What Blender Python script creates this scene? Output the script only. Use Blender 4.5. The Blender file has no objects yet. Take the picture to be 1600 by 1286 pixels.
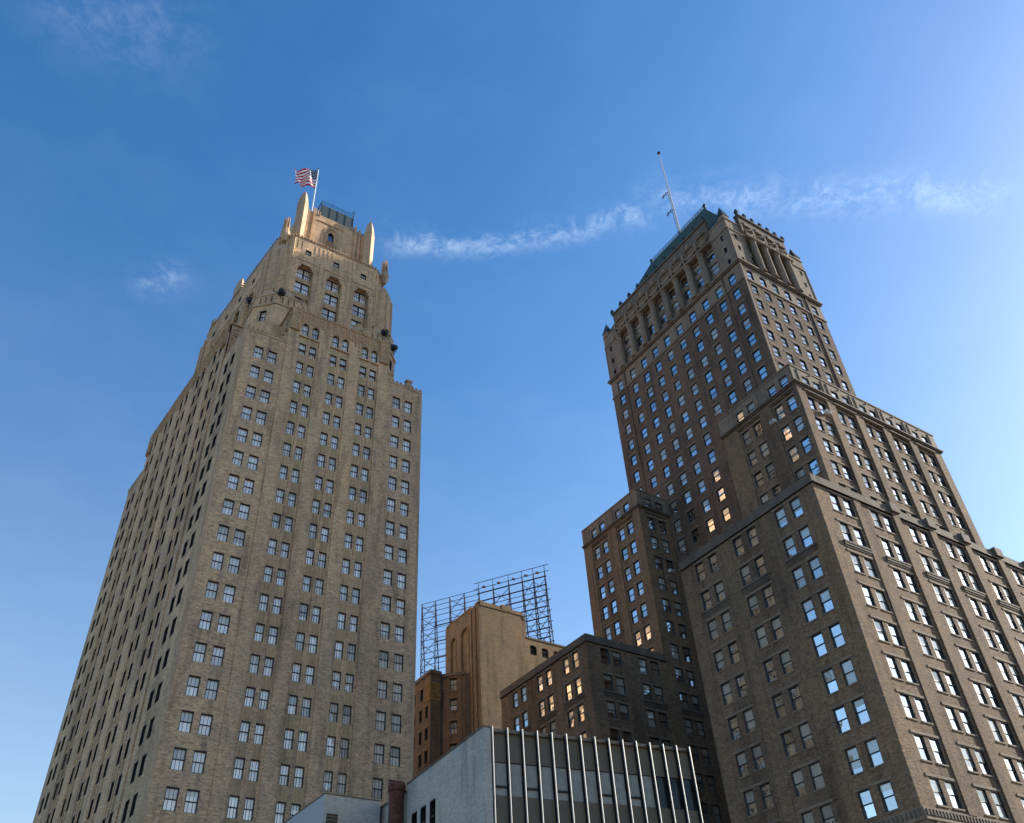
import bpy, math, random
from mathutils import Vector, Matrix
random.seed(7)
S = bpy.context.scene
COL = S.collection
# ------------------------------------------------------------------ camera
FPX = 1363.85                                   # focal length in pixels of a 1600 px wide frame
R = ((0.8372329707875938, -0.5445836109518737, -0.04969550592154648),
     (-0.3244057210512151, -0.5677752543387493, 0.7565660504607709),
     (0.44022935019762294, 0.6173005355928236, 0.6520262019132297))   # right, up, forward
CAM = Vector((0, 0, 1.6))
cd = bpy.data.cameras.new('camera'); cd.lens = FPX / 1600 * 36; cd.sensor_width = 36
cd.sensor_fit = 'HORIZONTAL'; cd.clip_start = 0.1; cd.clip_end = 20000
cam = bpy.data.objects.new('camera', cd); COL.objects.link(cam)
cam.matrix_world = Matrix(((R[0][0], R[1][0], -R[2][0], CAM.x), (R[0][1], R[1][1], -R[2][1], CAM.y),
                           (R[0][2], R[1][2], -R[2][2], CAM.z), (0, 0, 0, 1)))
S.camera = cam
# ------------------------------------------------------------------ light
SUN_EL, SUN_AZ = math.radians(25), math.radians(-12)     # azimuth counted from +X towards +Y
sd = Vector((math.cos(SUN_EL) * math.cos(SUN_AZ), math.cos(SUN_EL) * math.sin(SUN_AZ), math.sin(SUN_EL)))
sl = bpy.data.lights.new('sun', 'SUN'); sl.energy = 4.6; sl.angle = math.radians(0.55); sl.color = (1, 0.9, 0.76)
so = bpy.data.objects.new('sun', sl); COL.objects.link(so)
so.rotation_euler = (-sd).to_track_quat('-Z', 'Y').to_euler()
W = bpy.data.worlds.new('World'); S.world = W; W.use_nodes = True
nt = W.node_tree; N = nt.nodes; L = nt.links; N.clear()
def wn(t, **k):
    n = N.new(t)
    for a, b in k.items(): setattr(n, a, b)
    return n
def wm(op, a, b=None, c=None, clamp=False):
    n = wn('ShaderNodeMath', operation=op, use_clamp=clamp)
    for i, v in enumerate((a, b, c)):
        if v is None: continue
        if isinstance(v, (int, float)): n.inputs[i].default_value = v
        else: L.new(v, n.inputs[i])
    return n.outputs[0]
sky = wn('ShaderNodeTexSky', sky_type='NISHITA', sun_disc=False, sun_elevation=SUN_EL,
         sun_rotation=math.pi / 2 - SUN_AZ, altitude=0, air_density=1.15, dust_density=1.0, ozone_density=4.0)
tc = wn('ShaderNodeTexCoord'); sx = wn('ShaderNodeSeparateXYZ'); L.new(tc.outputs['Generated'], sx.inputs[0])
zz = wm('MAXIMUM', sx.outputs[2], 0.05)
px = wm('DIVIDE', sx.outputs[0], zz); py = wm('DIVIDE', sx.outputs[1], zz)
cb = wn('ShaderNodeCombineXYZ'); L.new(px, cb.inputs[0]); L.new(py, cb.inputs[1])
def noise(scale, detail, rough, dist=0.0):
    n = wn('ShaderNodeTexNoise'); n.inputs['Scale'].default_value = scale; n.inputs['Detail'].default_value = detail
    n.inputs['Roughness'].default_value = rough; n.inputs['Distortion'].default_value = dist
    L.new(cb.outputs[0], n.inputs['Vector']); return n.outputs[0]
n_big, n_mid, n_fine = noise(6, 4, .55), noise(18, 6, .68, 1.2), noise(60, 7, .75, .8)
def band(x0, y0, x1, y1, w, soft, wob):
    """a wisp along a segment of the cloud layer"""
    dx, dy = x1 - x0, y1 - y0; ln = math.hypot(dx, dy); dx /= ln; dy /= ln
    t = wm('ADD', wm('MULTIPLY', wm('SUBTRACT', px, x0), dx), wm('MULTIPLY', wm('SUBTRACT', py, y0), dy))
    d = wm('ADD', wm('MULTIPLY', wm('SUBTRACT', px, x0), -dy), wm('MULTIPLY', wm('SUBTRACT', py, y0), dx))
    d = wm('ADD', d, wm('MULTIPLY', wm('SUBTRACT', n_big, .5), wob))
    d = wm('ADD', d, wm('MULTIPLY', wm('SUBTRACT', n_mid, .5), wob * .5))
    g = wm('POWER', 2.718, wm('MULTIPLY', wm('POWER', wm('DIVIDE', wm('ABSOLUTE', d), w), 2), -1))
    e0 = wn('ShaderNodeMapRange', interpolation_type='SMOOTHSTEP'); L.new(t, e0.inputs[0])
    e0.inputs[1].default_value = -soft; e0.inputs[2].default_value = soft
    e1 = wn('ShaderNodeMapRange', interpolation_type='SMOOTHSTEP'); L.new(t, e1.inputs[0])
    e1.inputs[1].default_value = ln + soft; e1.inputs[2].default_value = ln - soft
    return wm('MULTIPLY', g, wm('MULTIPLY', e0.outputs[0], e1.outputs[0]))
tex = wn('ShaderNodeMapRange', interpolation_type='SMOOTHSTEP')
L.new(wm('ADD', wm('MULTIPLY', n_mid, .6), wm('MULTIPLY', n_fine, .4)), tex.inputs[0])
tex.inputs[1].default_value = .38; tex.inputs[2].default_value = .68
m = band(.33, .735, .62, .51, .022, .03, .13)
m = wm('MAXIMUM', m, wm('MULTIPLY', band(.60, .468, 1.03, .215, .029, .06, .09), 1.0))
m = wm('MAXIMUM', m, wm('MULTIPLY', band(.045, .985, .095, .93, .028, .03, .06), .8))
m = wm('MAXIMUM', m, wm('MULTIPLY', band(-.16, .63, .0, .585, .05, .06, .08), .28))
m = wm('MULTIPLY', wm('MULTIPLY', m, tex.outputs[0]), .26)
veil = wm('MULTIPLY', wm('SUBTRACT', n_big, .42, clamp=True), .05)
m = wm('ADD', m, veil, clamp=True)
hs = wn('ShaderNodeHueSaturation'); hs.inputs['Saturation'].default_value = 1.26; L.new(sky.outputs[0], hs.inputs['Color'])
mx = wn('ShaderNodeMix', data_type='RGBA'); L.new(m, mx.inputs[0]); L.new(hs.outputs[0], mx.inputs[6])
mx.inputs[7].default_value = (5.4, 6.4, 7.4, 1)
hz = wm('MULTIPLY', wm('POWER', wm('SUBTRACT', 1, sx.outputs[2], clamp=True), 2.6), .58)      # pale haze low in the sky
mh = wn('ShaderNodeMix', data_type='RGBA'); L.new(hz, mh.inputs[0]); L.new(mx.outputs[2], mh.inputs[6]); mh.inputs[7].default_value = (5.0, 5.1, 4.5, 1)
bg = wn('ShaderNodeBackground'); bg.inputs[1].default_value = 0.112
L.new(mh.outputs[2], bg.inputs[0]); ow = wn('ShaderNodeOutputWorld'); L.new(bg.outputs[0], ow.inputs[0])
S.view_settings.view_transform = 'Standard'; S.view_settings.look = 'None'
S.view_settings.gamma = 1; S.view_settings.exposure = 1.05
S.cycles.max_bounces = 6

# ------------------------------------------------------------------ materials
class NT:
    def __init__(s, name):
        s.m = bpy.data.materials.new(name); s.m.use_nodes = True; s.t = s.m.node_tree; s.t.nodes.clear()
        s.out = s.n('ShaderNodeOutputMaterial'); s.b = s.n('ShaderNodeBsdfPrincipled'); s.l(s.b.outputs[0], s.out.inputs[0])
    def n(s, t, **k):
        x = s.t.nodes.new(t)
        for a, b in k.items(): setattr(x, a, b)
        return x
    def l(s, a, b): s.t.links.new(a, b)
    def vec(s, kx, ky, kz, flat=False):
        g = s.n('ShaderNodeNewGeometry'); src = g.outputs['Position']
        if flat:                                     # (x+y, z): runs along walls of either direction
            q = s.n('ShaderNodeSeparateXYZ'); s.l(src, q.inputs[0])
            a = s.n('ShaderNodeMath', operation='SUBTRACT'); s.l(q.outputs[0], a.inputs[0]); s.l(q.outputs[1], a.inputs[1])
            c = s.n('ShaderNodeCombineXYZ'); s.l(a.outputs[0], c.inputs[0]); s.l(q.outputs[2], c.inputs[1]); src = c.outputs[0]
        mp = s.n('ShaderNodeMapping'); mp.inputs['Scale'].default_value = (kx, ky, kz); s.l(src, mp.inputs[0]); return mp.outputs[0]
    def noise(s, v, scale, detail=4, rough=.6):
        x = s.n('ShaderNodeTexNoise'); x.inputs['Scale'].default_value = scale; x.inputs['Detail'].default_value = detail
        x.inputs['Roughness'].default_value = rough; s.l(v, x.inputs['Vector']); return x.outputs[0]
    def ramp(s, f, stops):
        r = s.n('ShaderNodeValToRGB'); e = r.color_ramp.elements
        while len(e) < len(stops): e.new(.5)
        for el, (p, c) in zip(e, stops): el.position = p; el.color = (*c, 1) if len(c) == 3 else c
        s.l(f, r.inputs[0]); return r.outputs[0]
    def mix(s, f, a, b, mode='MIX'):
        x = s.n('ShaderNodeMix', data_type='RGBA', blend_type=mode)
        for i, v in ((0, f), (6, a), (7, b)):
            if isinstance(v, (int, float)): x.inputs[i].default_value = v
            elif isinstance(v, tuple): x.inputs[i].default_value = (*v, 1)
            else: s.l(v, x.inputs[i])
        return x.outputs[2]
    def bump(s, h, strength, dist):
        x = s.n('ShaderNodeBump'); x.inputs['Strength'].default_value = strength; x.inputs['Distance'].default_value = dist
        s.l(h, x.inputs['Height']); s.l(x.outputs[0], s.b.inputs['Normal'])
def mul(c, k): return tuple(v * k for v in c)
def brick(name, col, dark=.38, light=1.45, rough=.9, bw=.6, bh=.2, contrast=1.0, stain=.9, bs=1.0):
    q = NT(name)
    b = q.n('ShaderNodeTexBrick'); b.offset = .5
    q.l(q.vec(1, 1, 1, True), b.inputs['Vector'])
    b.inputs['Color1'].default_value = (*mul(col, .86), 1); b.inputs['Color2'].default_value = (*mul(col, 1.16), 1)
    b.inputs['Mortar'].default_value = (*mul(col, .82), 1); b.inputs['Scale'].default_value = 1
    b.inputs['Mortar Size'].default_value = .014; b.inputs['Brick Width'].default_value = bw; b.inputs['Row Height'].default_value = bh
    f = q.noise(q.vec(2.6, 2.6, 8.5), 1.0, 3, .72)         # clinker bricks, wider than high
    sp = q.ramp(f, [(.33, (dark,) * 3), (.46, (1, 1, 1)), (.58, (1.04, 1.03, 1.0)), (.70, (light,) * 3)])
    c = q.mix(contrast, b.outputs[0], sp, 'MULTIPLY')
    st = q.noise(q.vec(.16, .16, .035), 1.0, 5, .6)         # weather streaks running down
    c = q.mix(stain, c, q.ramp(st, [(.34, (.66, .65, .66)), (.5, (1, 1, 1)), (.68, (1.16, 1.1, 1.0))]), 'MULTIPLY')
    s2 = q.noise(q.vec(.9, .9, .10), 1.0, 4, .6)            # soot runs, narrow and long
    c = q.mix(stain * .8, c, q.ramp(s2, [(.36, (.62, .61, .62)), (.47, (1, 1, 1)), (.75, (1.06, 1.04, 1.0))]), 'MULTIPLY')
    s3 = q.noise(q.vec(.45, .45, .5), 1.0, 2, .5)            # patched and repointed areas
    c = q.mix(stain * .7, c, q.ramp(s3, [(.40, (.84, .86, .90)), (.50, (1, 1, 1)), (.62, (1.08, 1.02, .95))]), 'MULTIPLY')
    q.l(c, q.b.inputs['Base Color']); q.b.inputs['Roughness'].default_value = rough
    q.b.inputs['Specular IOR Level'].default_value = .2
    q.bump(f, bs, .05); return q.m
def stone(name, col, rough=.85, grain=1.6, stain=.8, bs=.4, hue=None):
    q = NT(name)
    f = q.noise(q.vec(grain, grain, grain), 1.0, 6, .68)
    c = q.ramp(f, [(.3, mul(col, .72)), (.5, col), (.72, mul(col, 1.2))])
    if hue:
        c = q.mix(q.ramp(q.noise(q.vec(.7, .7, .5), 1, 3), [(.42, (0, 0, 0)), (.62, (1, 1, 1))]), c, hue)
    st = q.noise(q.vec(.5, .5, .06), 1.0, 5, .62)
    c = q.mix(stain, c, q.ramp(st, [(.3, (.6, .6, .62)), (.52, (1, 1, 1)), (.75, (1.12, 1.1, 1.05))]), 'MULTIPLY')
    q.l(c, q.b.inputs['Base Color']); q.b.inputs['Roughness'].default_value = rough
    q.b.inputs['Specular IOR Level'].default_value = .25
    q.bump(f, bs, .06); return q.m
def plain(name, col, rough=.6, metal=0.0, var=.25, scale=3, spec=.4):
    q = NT(name); f = q.noise(q.vec(scale, scale, scale), 1, 4)
    q.l(q.ramp(f, [(.3, mul(col, 1 - var)), (.7, mul(col, 1 + var))]), q.b.inputs['Base Color'])
    q.b.inputs['Roughness'].default_value = rough; q.b.inputs['Metallic'].default_value = metal; q.b.inputs['Specular IOR Level'].default_value = spec; return q.m
def glass(name, tint, rough=.03, wob=.06, metal=1.0):
    q = NT(name); q.b.inputs['Metallic'].default_value = metal; q.b.inputs['Roughness'].default_value = rough
    g = q.n('ShaderNodeNewGeometry'); o = q.n('ShaderNodeObjectInfo')
    a = q.n('ShaderNodeMath', operation='ADD'); q.l(g.outputs['Random Per Island'], a.inputs[0]); q.l(o.outputs['Random'], a.inputs[1])
    fr = q.n('ShaderNodeMath', operation='FRACT'); q.l(a.outputs[0], fr.inputs[0])
    q.l(q.ramp(fr.outputs[0], [(0, mul(tint, .62)), (.25, mul(tint, .85)), (1, mul(tint, 1.12))]), q.b.inputs['Base Color'])
    q.bump(q.noise(q.vec(.9, .9, .9), 1, 2, .4), wob, .25); return q.m
BUFF = (.60, .415, .26); BROWN = (.202, .147, .102)
M = dict(
    buff=brick('buff_brick', BUFF),
    buff_stone=stone('buff_cast_stone', (.51, .37, .25), hue=(.50, .345, .21)),
    terracotta=stone('ochre_terracotta', (.50, .345, .20), grain=2.4, hue=(.50, .305, .165)),
    spandrel=stone('ochre_spandrel', (.52, .355, .205), grain=1.4, hue=(.49, .35, .19)),
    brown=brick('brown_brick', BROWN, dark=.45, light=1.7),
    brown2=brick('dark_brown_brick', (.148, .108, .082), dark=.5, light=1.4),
    lime=stone('sooty_limestone', (.215, .173, .132)),
    coping=stone('dark_coping_stone', (.135, .113, .092), grain=1.1, bs=.8),
    copper=stone('green_copper', (.045, .082, .066), rough=.65, grain=.9, bs=.15, stain=1.0, hue=(.062, .085, .062)),
    hotel=brick('tan_brick', (.225, .165, .108), dark=.8, light=1.15, contrast=.5),
    hotel2=brick('red_brown_brick', (.145, .105, .074), dark=.8, light=1.2, contrast=.5),
    hotel3=brick('dull_tan_brick', (.215, .165, .115), dark=.8, light=1.15, contrast=.5),
    gold=stone('gilded_terracotta', (.26, .17, .06), grain=4, bs=1.0),
    white_brick=brick('white_painted_brick', (.43, .41, .375), dark=.9, light=1.05, contrast=.5, bw=.3, bh=.1, bs=.3),
    clad=plain('pale_cladding', (.36, .38, .4), .7, var=.06, scale=.6),
    panel=plain('bronze_panel', (.14, .11, .074), .55, 0, var=.12, scale=.8),
    curtain=plain('net_curtain', (.36, .36, .325), .8, var=.15, scale=2.2),
    alu=plain('bright_aluminium', (.33, .33, .32), .45, .5, var=.08),
    black=plain('black_steel', (.012, .012, .013), .5),
    frame=plain('black_window_frame', (.010, .010, .011), .5),
    steel=plain('blue_black_steel', (.045, .044, .07), .9, spec=.05), dark_pane=plain('dark_tinted_pane', (.022, .027, .026), .12, var=.5, scale=1.5, spec=.25),
    rust=plain('rusty_pipe', (.10, .035, .022), .8, var=.5, scale=4),
    white=plain('white_paint', (.8, .8, .8), .45, var=.05),
    mast=plain('grey_mast_paint', (.55, .55, .55), .5, var=.05), lamp=plain('lamp_lens', (.55, .58, .6), .2, .4),
    screen=plain('green_grey_screen', (.085, .105, .095), .4, .2, var=.2),
    bronze=plain('verdigris_metal', (.03, .045, .042), .6, .3),
    asphalt=stone('street_bounce', (.14, .12, .10), grain=3), pave=stone('concrete_paving', (.22, .21, .2), grain=2),  # street colour lightened so the unseen ground bounces warm light onto walls
    glassA=glass('tower_window_glass', (.95, .81, .69), metal=.32),
    glassB=glass('skyscraper_window_glass', (.80, .80, .79)),
    blindA=glass('glass_over_blind', (.80, .74, .64), metal=.18), blindB=glass('glass_over_tan_blind', (.55, .54, .48), metal=.5),
    glassD=glass('dark_window_glass', (.22, .23, .24)),
    red=plain('flag_red', (.50, .012, .03), .8, var=.1), fwhite=plain('flag_white', (.88, .88, .88), .8, var=.03),
    navy=plain('flag_blue', (.02, .03, .10), .8, var=.1))

# ------------------------------------------------------------------ mesh helpers
class MB:
    def __init__(s): s.v = []; s.f = []; s.m = []; s.mats = []
    def mi(s, m):
        if m not in s.mats: s.mats.append(m)
        return s.mats.index(m)
    def poly(s, pts, m):
        i = len(s.v); s.v += [tuple(p) for p in pts]; s.f.append(tuple(range(i, i + len(pts)))); s.m.append(s.mi(m))
    def hexa(s, c, m):                                     # 8 corners: bottom ring ccw, top ring ccw
        i = len(s.v); s.v += [tuple(p) for p in c]; k = s.mi(m)
        for f in ((3, 2, 1, 0), (4, 5, 6, 7), (0, 1, 5, 4), (1, 2, 6, 5), (2, 3, 7, 6), (3, 0, 4, 7)):
            s.f.append(tuple(i + j for j in f)); s.m.append(k)
    def box(s, x0, x1, y0, y1, z0, z1, m):
        s.hexa([(x0, y0, z0), (x1, y0, z0), (x1, y1, z0), (x0, y1, z0), (x0, y0, z1), (x1, y0, z1), (x1, y1, z1), (x0, y1, z1)], m)
    def obox(s, o, e, a, b, d0, d1, z0, z1, m):            # box on a wall: along e from a to b, outward d0..d1
        n = (e[1], -e[0])
        P = lambda t, d, z: (o[0] + e[0] * t + n[0] * d, o[1] + e[1] * t + n[1] * d, z)
        s.hexa([P(a, d1, z0), P(b, d1, z0), P(b, d0, z0), P(a, d0, z0), P(a, d1, z1), P(b, d1, z1), P(b, d0, z1), P(a, d0, z1)], m)
    def prism(s, poly, z0, z1, m, top=True, bottom=False, sides=True, scale=1.0, mtop=None):
        n = len(poly); cx = sum(p[0] for p in poly) / n; cy = sum(p[1] for p in poly) / n
        t = [(cx + (p[0] - cx) * scale, cy + (p[1] - cy) * scale) for p in poly]
        i = len(s.v); s.v += [(p[0], p[1], z0) for p in poly] + [(p[0], p[1], z1) for p in t]; k = s.mi(m)
        if sides:
            for j in range(n):
                s.f.append((i + j, i + (j + 1) % n, i + n + (j + 1) % n, i + n + j)); s.m.append(k)
        if top: s.f.append(tuple(i + n + j for j in range(n))); s.m.append(s.mi(mtop or m))
        if bottom: s.f.append(tuple(i + j for j in reversed(range(n)))); s.m.append(k)
    def tube(s, p, q, r, m, n=6, r2=None, caps=True):
        p = Vector(p); q = Vector(q); d = (q - p).normalized(); a = d.orthogonal().normalized(); b = d.cross(a)
        i = len(s.v); k = s.mi(m)
        for c, rr in ((p, r), (q, r if r2 is None else r2)):
            for j in range(n):
                t = 2 * math.pi * j / n; s.v.append(tuple(c + a * math.cos(t) * rr + b * math.sin(t) * rr))
        for j in range(n): s.f.append((i + j, i + (j + 1) % n, i + n + (j + 1) % n, i + n + j)); s.m.append(k)
        if caps:
            s.f.append(tuple(i + j for j in reversed(range(n)))); s.m.append(k)
            s.f.append(tuple(i + n + j for j in range(n))); s.m.append(k)
    def path(s, pts, r, m, n=6):
        for a, b in zip(pts, pts[1:]): s.tube(a, b, r, m, n)
    def lathe(s, cx, cy, prof, m, n=12, rot=0.0):
        i = len(s.v); k = s.mi(m)
        for r, z in prof:
            for j in range(n):
                t = 2 * math.pi * (j + rot) / n; s.v.append((cx + r * math.cos(t), cy + r * math.sin(t), z))
        for a in range(len(prof) - 1):
            for j in range(n):
                s.f.append((i + a * n + j, i + a * n + (j + 1) % n, i + (a + 1) * n + (j + 1) % n, i + (a + 1) * n + j)); s.m.append(k)
        s.f.append(tuple(i + j for j in reversed(range(n)))); s.m.append(k)
        s.f.append(tuple(i + (len(prof) - 1) * n + j for j in range(n))); s.m.append(k)
    def join(s, o, mat):                                   # append another MB through a matrix
        i = len(s.v); s.v += [tuple(mat @ Vector(p)) for p in o.v]
        s.f += [tuple(i + j for j in f) for f in o.f]; s.m += [s.mi(o.mats[k]) for k in o.m]
    def mesh(s, name, off=(0, 0, 0)):
        me = bpy.data.meshes.new(name)
        me.from_pydata([(p[0] - off[0], p[1] - off[1], p[2] - off[2]) for p in s.v], [], s.f)
        for m in s.mats: me.materials.append(M[m])
        me.polygons.foreach_set('material_index', s.m); me.update(); return me
    def build(s, name, parent=None, smooth=False, label=None):
        off = Vector((0, 0, 0)); p = parent
        while p is not None: off += p.location; p = p.parent
        me = s.mesh(name, off); o = bpy.data.objects.new(name, me); COL.objects.link(o)
        if parent: o.parent = parent
        if smooth: me.shade_smooth()
        if label: o['label'] = label
        return o
def thing(name, label, cat, loc=(0, 0, 0), group=None, kind=None):
    o = bpy.data.objects.new(name, None); COL.objects.link(o); o.location = loc
    o['label'] = label; o['category'] = cat
    if group: o['group'] = group
    if kind: o['kind'] = kind
    return o
def tag(o, label, cat, group=None):
    o['label'] = label; o['category'] = cat
    if group: o['group'] = group
    return o
def mesh_thing(mb, name, label, cat, loc, smooth=False, group=None):
    me = mb.mesh(name, loc); o = bpy.data.objects.new(name, me); COL.objects.link(o); o.location = loc
    if smooth: me.shade_smooth()
    return tag(o, label, cat, group)

# ------------------------------------------------------------------ walls with real openings
class Wall:
    """vertical wall from p to q (outside on the right hand), cut by windows; windows are collected, built later"""
    def __init__(s, mb, p, q, wins, mat, reveal=None):
        s.mb = mb; s.o = p; d = Vector((q[0] - p[0], q[1] - p[1])); s.len = d.length
        s.e = (d.x / s.len, d.y / s.len); s.n = (s.e[1], -s.e[0]); s.wins = wins; s.mat = mat; s.reveal = reveal or mat
    def P(s, t, d, z): return (s.o[0] + s.e[0] * t + s.n[0] * d, s.o[1] + s.e[1] * t + s.n[1] * d, z)
    def grid(s, a, b, z0, z1, holes, d, matfn=None, top_open=False):
        """holes: (a,b,z0,z1,depth). leaves the holes open and adds their reveals"""
        holes = [h for h in holes if h[1] > a and h[0] < b and h[3] > z0 and h[2] < z1]
        zs = sorted({z0, z1, *[min(max(z, z0), z1) for h in holes for z in h[2:4]]})
        ts = sorted({a, b, *[min(max(t, a), b) for h in holes for t in h[:2]]})
        for zb, zt in zip(zs, zs[1:]):
            zm = (zb + zt) / 2; run = None
            row = [h for h in holes if h[2] < zm < h[3]]
            for ta, tb in zip(ts, ts[1:]):
                tm = (ta + tb) / 2
                solid = not any(h[0] < tm < h[1] for h in row)
                mt = (matfn(tm, zm) if matfn else s.mat) if solid else None
                if run and run[2] == mt: run[1] = tb
                else:
                    if run and run[2]: s.quad(run[0], run[1], zb, zt, d, run[2])
                    run = [ta, tb, mt]
            if run and run[2]: s.quad(run[0], run[1], zb, zt, d, run[2])
        for h in holes:
            (ha, hb, h0, h1, dp) = h[:5]; P = s.P; r = s.reveal
            s.mb.poly([P(ha, d, h0), P(ha, d - dp, h0), P(ha, d - dp, h1), P(ha, d, h1)], r)
            s.mb.poly([P(hb, d - dp, h0), P(hb, d, h0), P(hb, d, h1), P(hb, d - dp, h1)], r)
            s.mb.poly([P(ha, d, h1), P(ha, d - dp, h1), P(hb, d - dp, h1), P(hb, d, h1)], r)
            s.mb.poly([P(ha, d - dp, h0), P(ha, d, h0), P(hb, d, h0), P(hb, d - dp, h0)], r)
    def quad(s, a, b, z0, z1, d, m):
        s.mb.poly([s.P(a, d, z0), s.P(b, d, z0), s.P(b, d, z1), s.P(a, d, z1)], m)
    def win(s, a, b, z0, z1, d, dp, style, g):
        s.wins.append((s.P(a, d - dp, z0), s.e, b - a, z1 - z0, style, g, min(dp, .3))); return (a, b, z0, z1, dp)
    def arch(s, a, b, zspring, ztop, d, m, n=6):           # fills the corners above a round arch
        c = (a + b) / 2; r = (b - a) / 2; h = ztop - zspring
        for sg, t0 in ((-1, a), (1, b)):
            pts = [(c + sg * r * math.cos(k * math.pi / 2 / n), zspring + h * math.sin(k * math.pi / 2 / n)) for k in range(n + 1)]
            for p, q in zip(pts, pts[1:]):
                f = [s.P(p[0], d, p[1]), s.P(t0, d, p[1]), s.P(t0, d, q[1]), s.P(q[0], d, q[1])]
                s.mb.poly(f if sg > 0 else f[::-1], m)
                s.mb.poly([s.P(p[0], d, p[1]), s.P(q[0], d, q[1]), s.P(q[0], d - .3, q[1]), s.P(p[0], d - .3, p[1])], m)

_fc, _pc = {}, {}
def frame_mb(w, h, style, dp=.15):
    k = (round(w, 2), round(h, 2), style, dp); ft = .012 - dp
    if k in _fc: return _fc[k]
    b = MB(); t = .065; m = 'frame'
    b.box(0, t, ft, .12, 0, h, m); b.box(w - t, w, ft, .12, 0, h, m)
    b.box(t, w - t, -.03, .12, 0, t + .02, m); b.box(t, w - t, ft, .12, h - t - .01, h, m)
    if style != 'tall': b.box(t, w - t, -.02, .10, h * .5 - .045, h * .5 + .045, m)
    if style == 'six':
        for x in (w / 3, 2 * w / 3): b.box(x - .018, x + .018, .005, .06, t, h - t, m)
    if style == 'quad':
        b.box(w / 2 - .03, w / 2 + .03, .0, .06, t, h - t, m)
    if style == 'pair':
        b.box(w / 2 - .13, w / 2 + .13, -.05, .1, t, h - t, m)
        for x in (w * .16, w * .31, w * .69, w * .84): b.box(x - .018, x + .018, .005, .06, t, h - t, m)
    _fc[k] = b; return b
def pane_mb(w, h, style, g, var):
    k = (round(w, 2), round(h, 2), style, g, var)
    if k in _pc: return _pc[k]
    b = MB(); rr = random.Random(hash((round(w, 2), style, var)) & 0xffff); t = .03
    parts = [(t, w - t, t, h - t)] if style == 'tall' else [(t, w - t, h * .5, h - t), (t, w - t, t, h * .5)]
    if style == 'pair': parts = [(x0, x1, z0, z1) for (_, _, z0, z1) in parts for (x0, x1) in ((t, w / 2), (w / 2, w - t))]
    fr = (0, 0, 0, 0, .28, .5, .5, .64, .8, 1.0)[var] if style in ('six', 'one') and g != 'glassD' else 0
    zb = h - t - fr * (h - 2 * t); cut = []                # a roller blind drawn down to this height
    for (x0, x1, z0, z1) in parts:
        if zb <= z0 + .02: cut.append((x0, x1, z0, z1, True))
        elif zb >= z1 - .02: cut.append((x0, x1, z0, z1, False))
        else: cut += [(x0, x1, z0, zb, False), (x0, x1, zb, z1, True)]
    for i, (x0, x1, z0, z1, bl) in enumerate(cut):
        tx, tz = rr.gauss(0, .006), rr.gauss(0, .006); y0 = .05 if z1 < h * .6 else .03
        f = lambda x, z: (x, y0 + tx * (x - w / 2) + tz * (z - (z0 + z1) / 2), z)
        b.poly([f(x0, z0), f(x1, z0), f(x1, z1), f(x0, z1)], ('blindA' if g == 'glassA' else 'blindB') if bl else g)
    _pc[k] = b; return b
def seen_size(p, w, h):
    q = Vector(p) + Vector((0, 0, h / 2)) - CAM
    z = sum(a * b for a, b in zip(R[2], q))
    if z < 1: return 0
    x = sum(a * b for a, b in zip(R[0], q)) / z * FPX; y = sum(a * b for a, b in zip(R[1], q)) / z * FPX
    return w * h / z / z if abs(x) < 790 and abs(y) < 635 else 0
_mesh = {}
def place_windows(wins, parent, limit=98):
    base = Vector(parent.location); ranked = []
    for i, (p, e, w, h, st, g, dp) in enumerate(wins):
        n = Vector((e[1], -e[0], 0)); v = CAM - Vector(p); face = n.dot(v) / v.length
        ranked.append((seen_size(p, w, h) * max(face, 0), i))
    ranked.sort(reverse=True); single = {i for s_, i in ranked[:limit] if s_ > 0}
    rest = MB()
    for i, (p, e, w, h, st, g, dp) in enumerate(wins):
        mat = Matrix(((e[0], -e[1], 0, p[0]), (e[1], e[0], 0, p[1]), (0, 0, 1, p[2]), (0, 0, 0, 1)))
        var = random.randrange(10); F = frame_mb(w, h, st, dp); G = pane_mb(w, h, st, g, var)
        if i in single:
            kf = (id(F)); kg = (id(G))
            if kf not in _mesh: _mesh[kf] = F.mesh('window')
            if kg not in _mesh: _mesh[kg] = G.mesh('pane')
            o = bpy.data.objects.new('window', _mesh[kf]); COL.objects.link(o); o.parent = parent
            o.location = Vector(p) - base; o.rotation_euler = (0, 0, math.atan2(e[1], e[0]))
            c = bpy.data.objects.new('pane', _mesh[kg]); COL.objects.link(c); c.parent = o
        else:
            rest.join(F, mat); rest.join(G, mat)
    if rest.v:
        r = rest.build('smaller_windows', parent); r['kind'] = 'stuff'

# ------------------------------------------------------------------ ground
g = MB(); g.poly([(-4000, -4000, 0), (4000, -4000, 0), (4000, 4000, 0), (-4000, 4000, 0)], 'asphalt')
o = g.build('road'); o['kind'] = 'structure'; o['label'] = 'unseen street ground, colour lightened to bounce light onto the walls'
g = MB(); g.box(14, 200, 36, 300, 0.004, .14, 'pave')
o = g.build('pavement'); o['kind'] = 'structure'; o['label'] = 'concrete pavement under the buildings'

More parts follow.
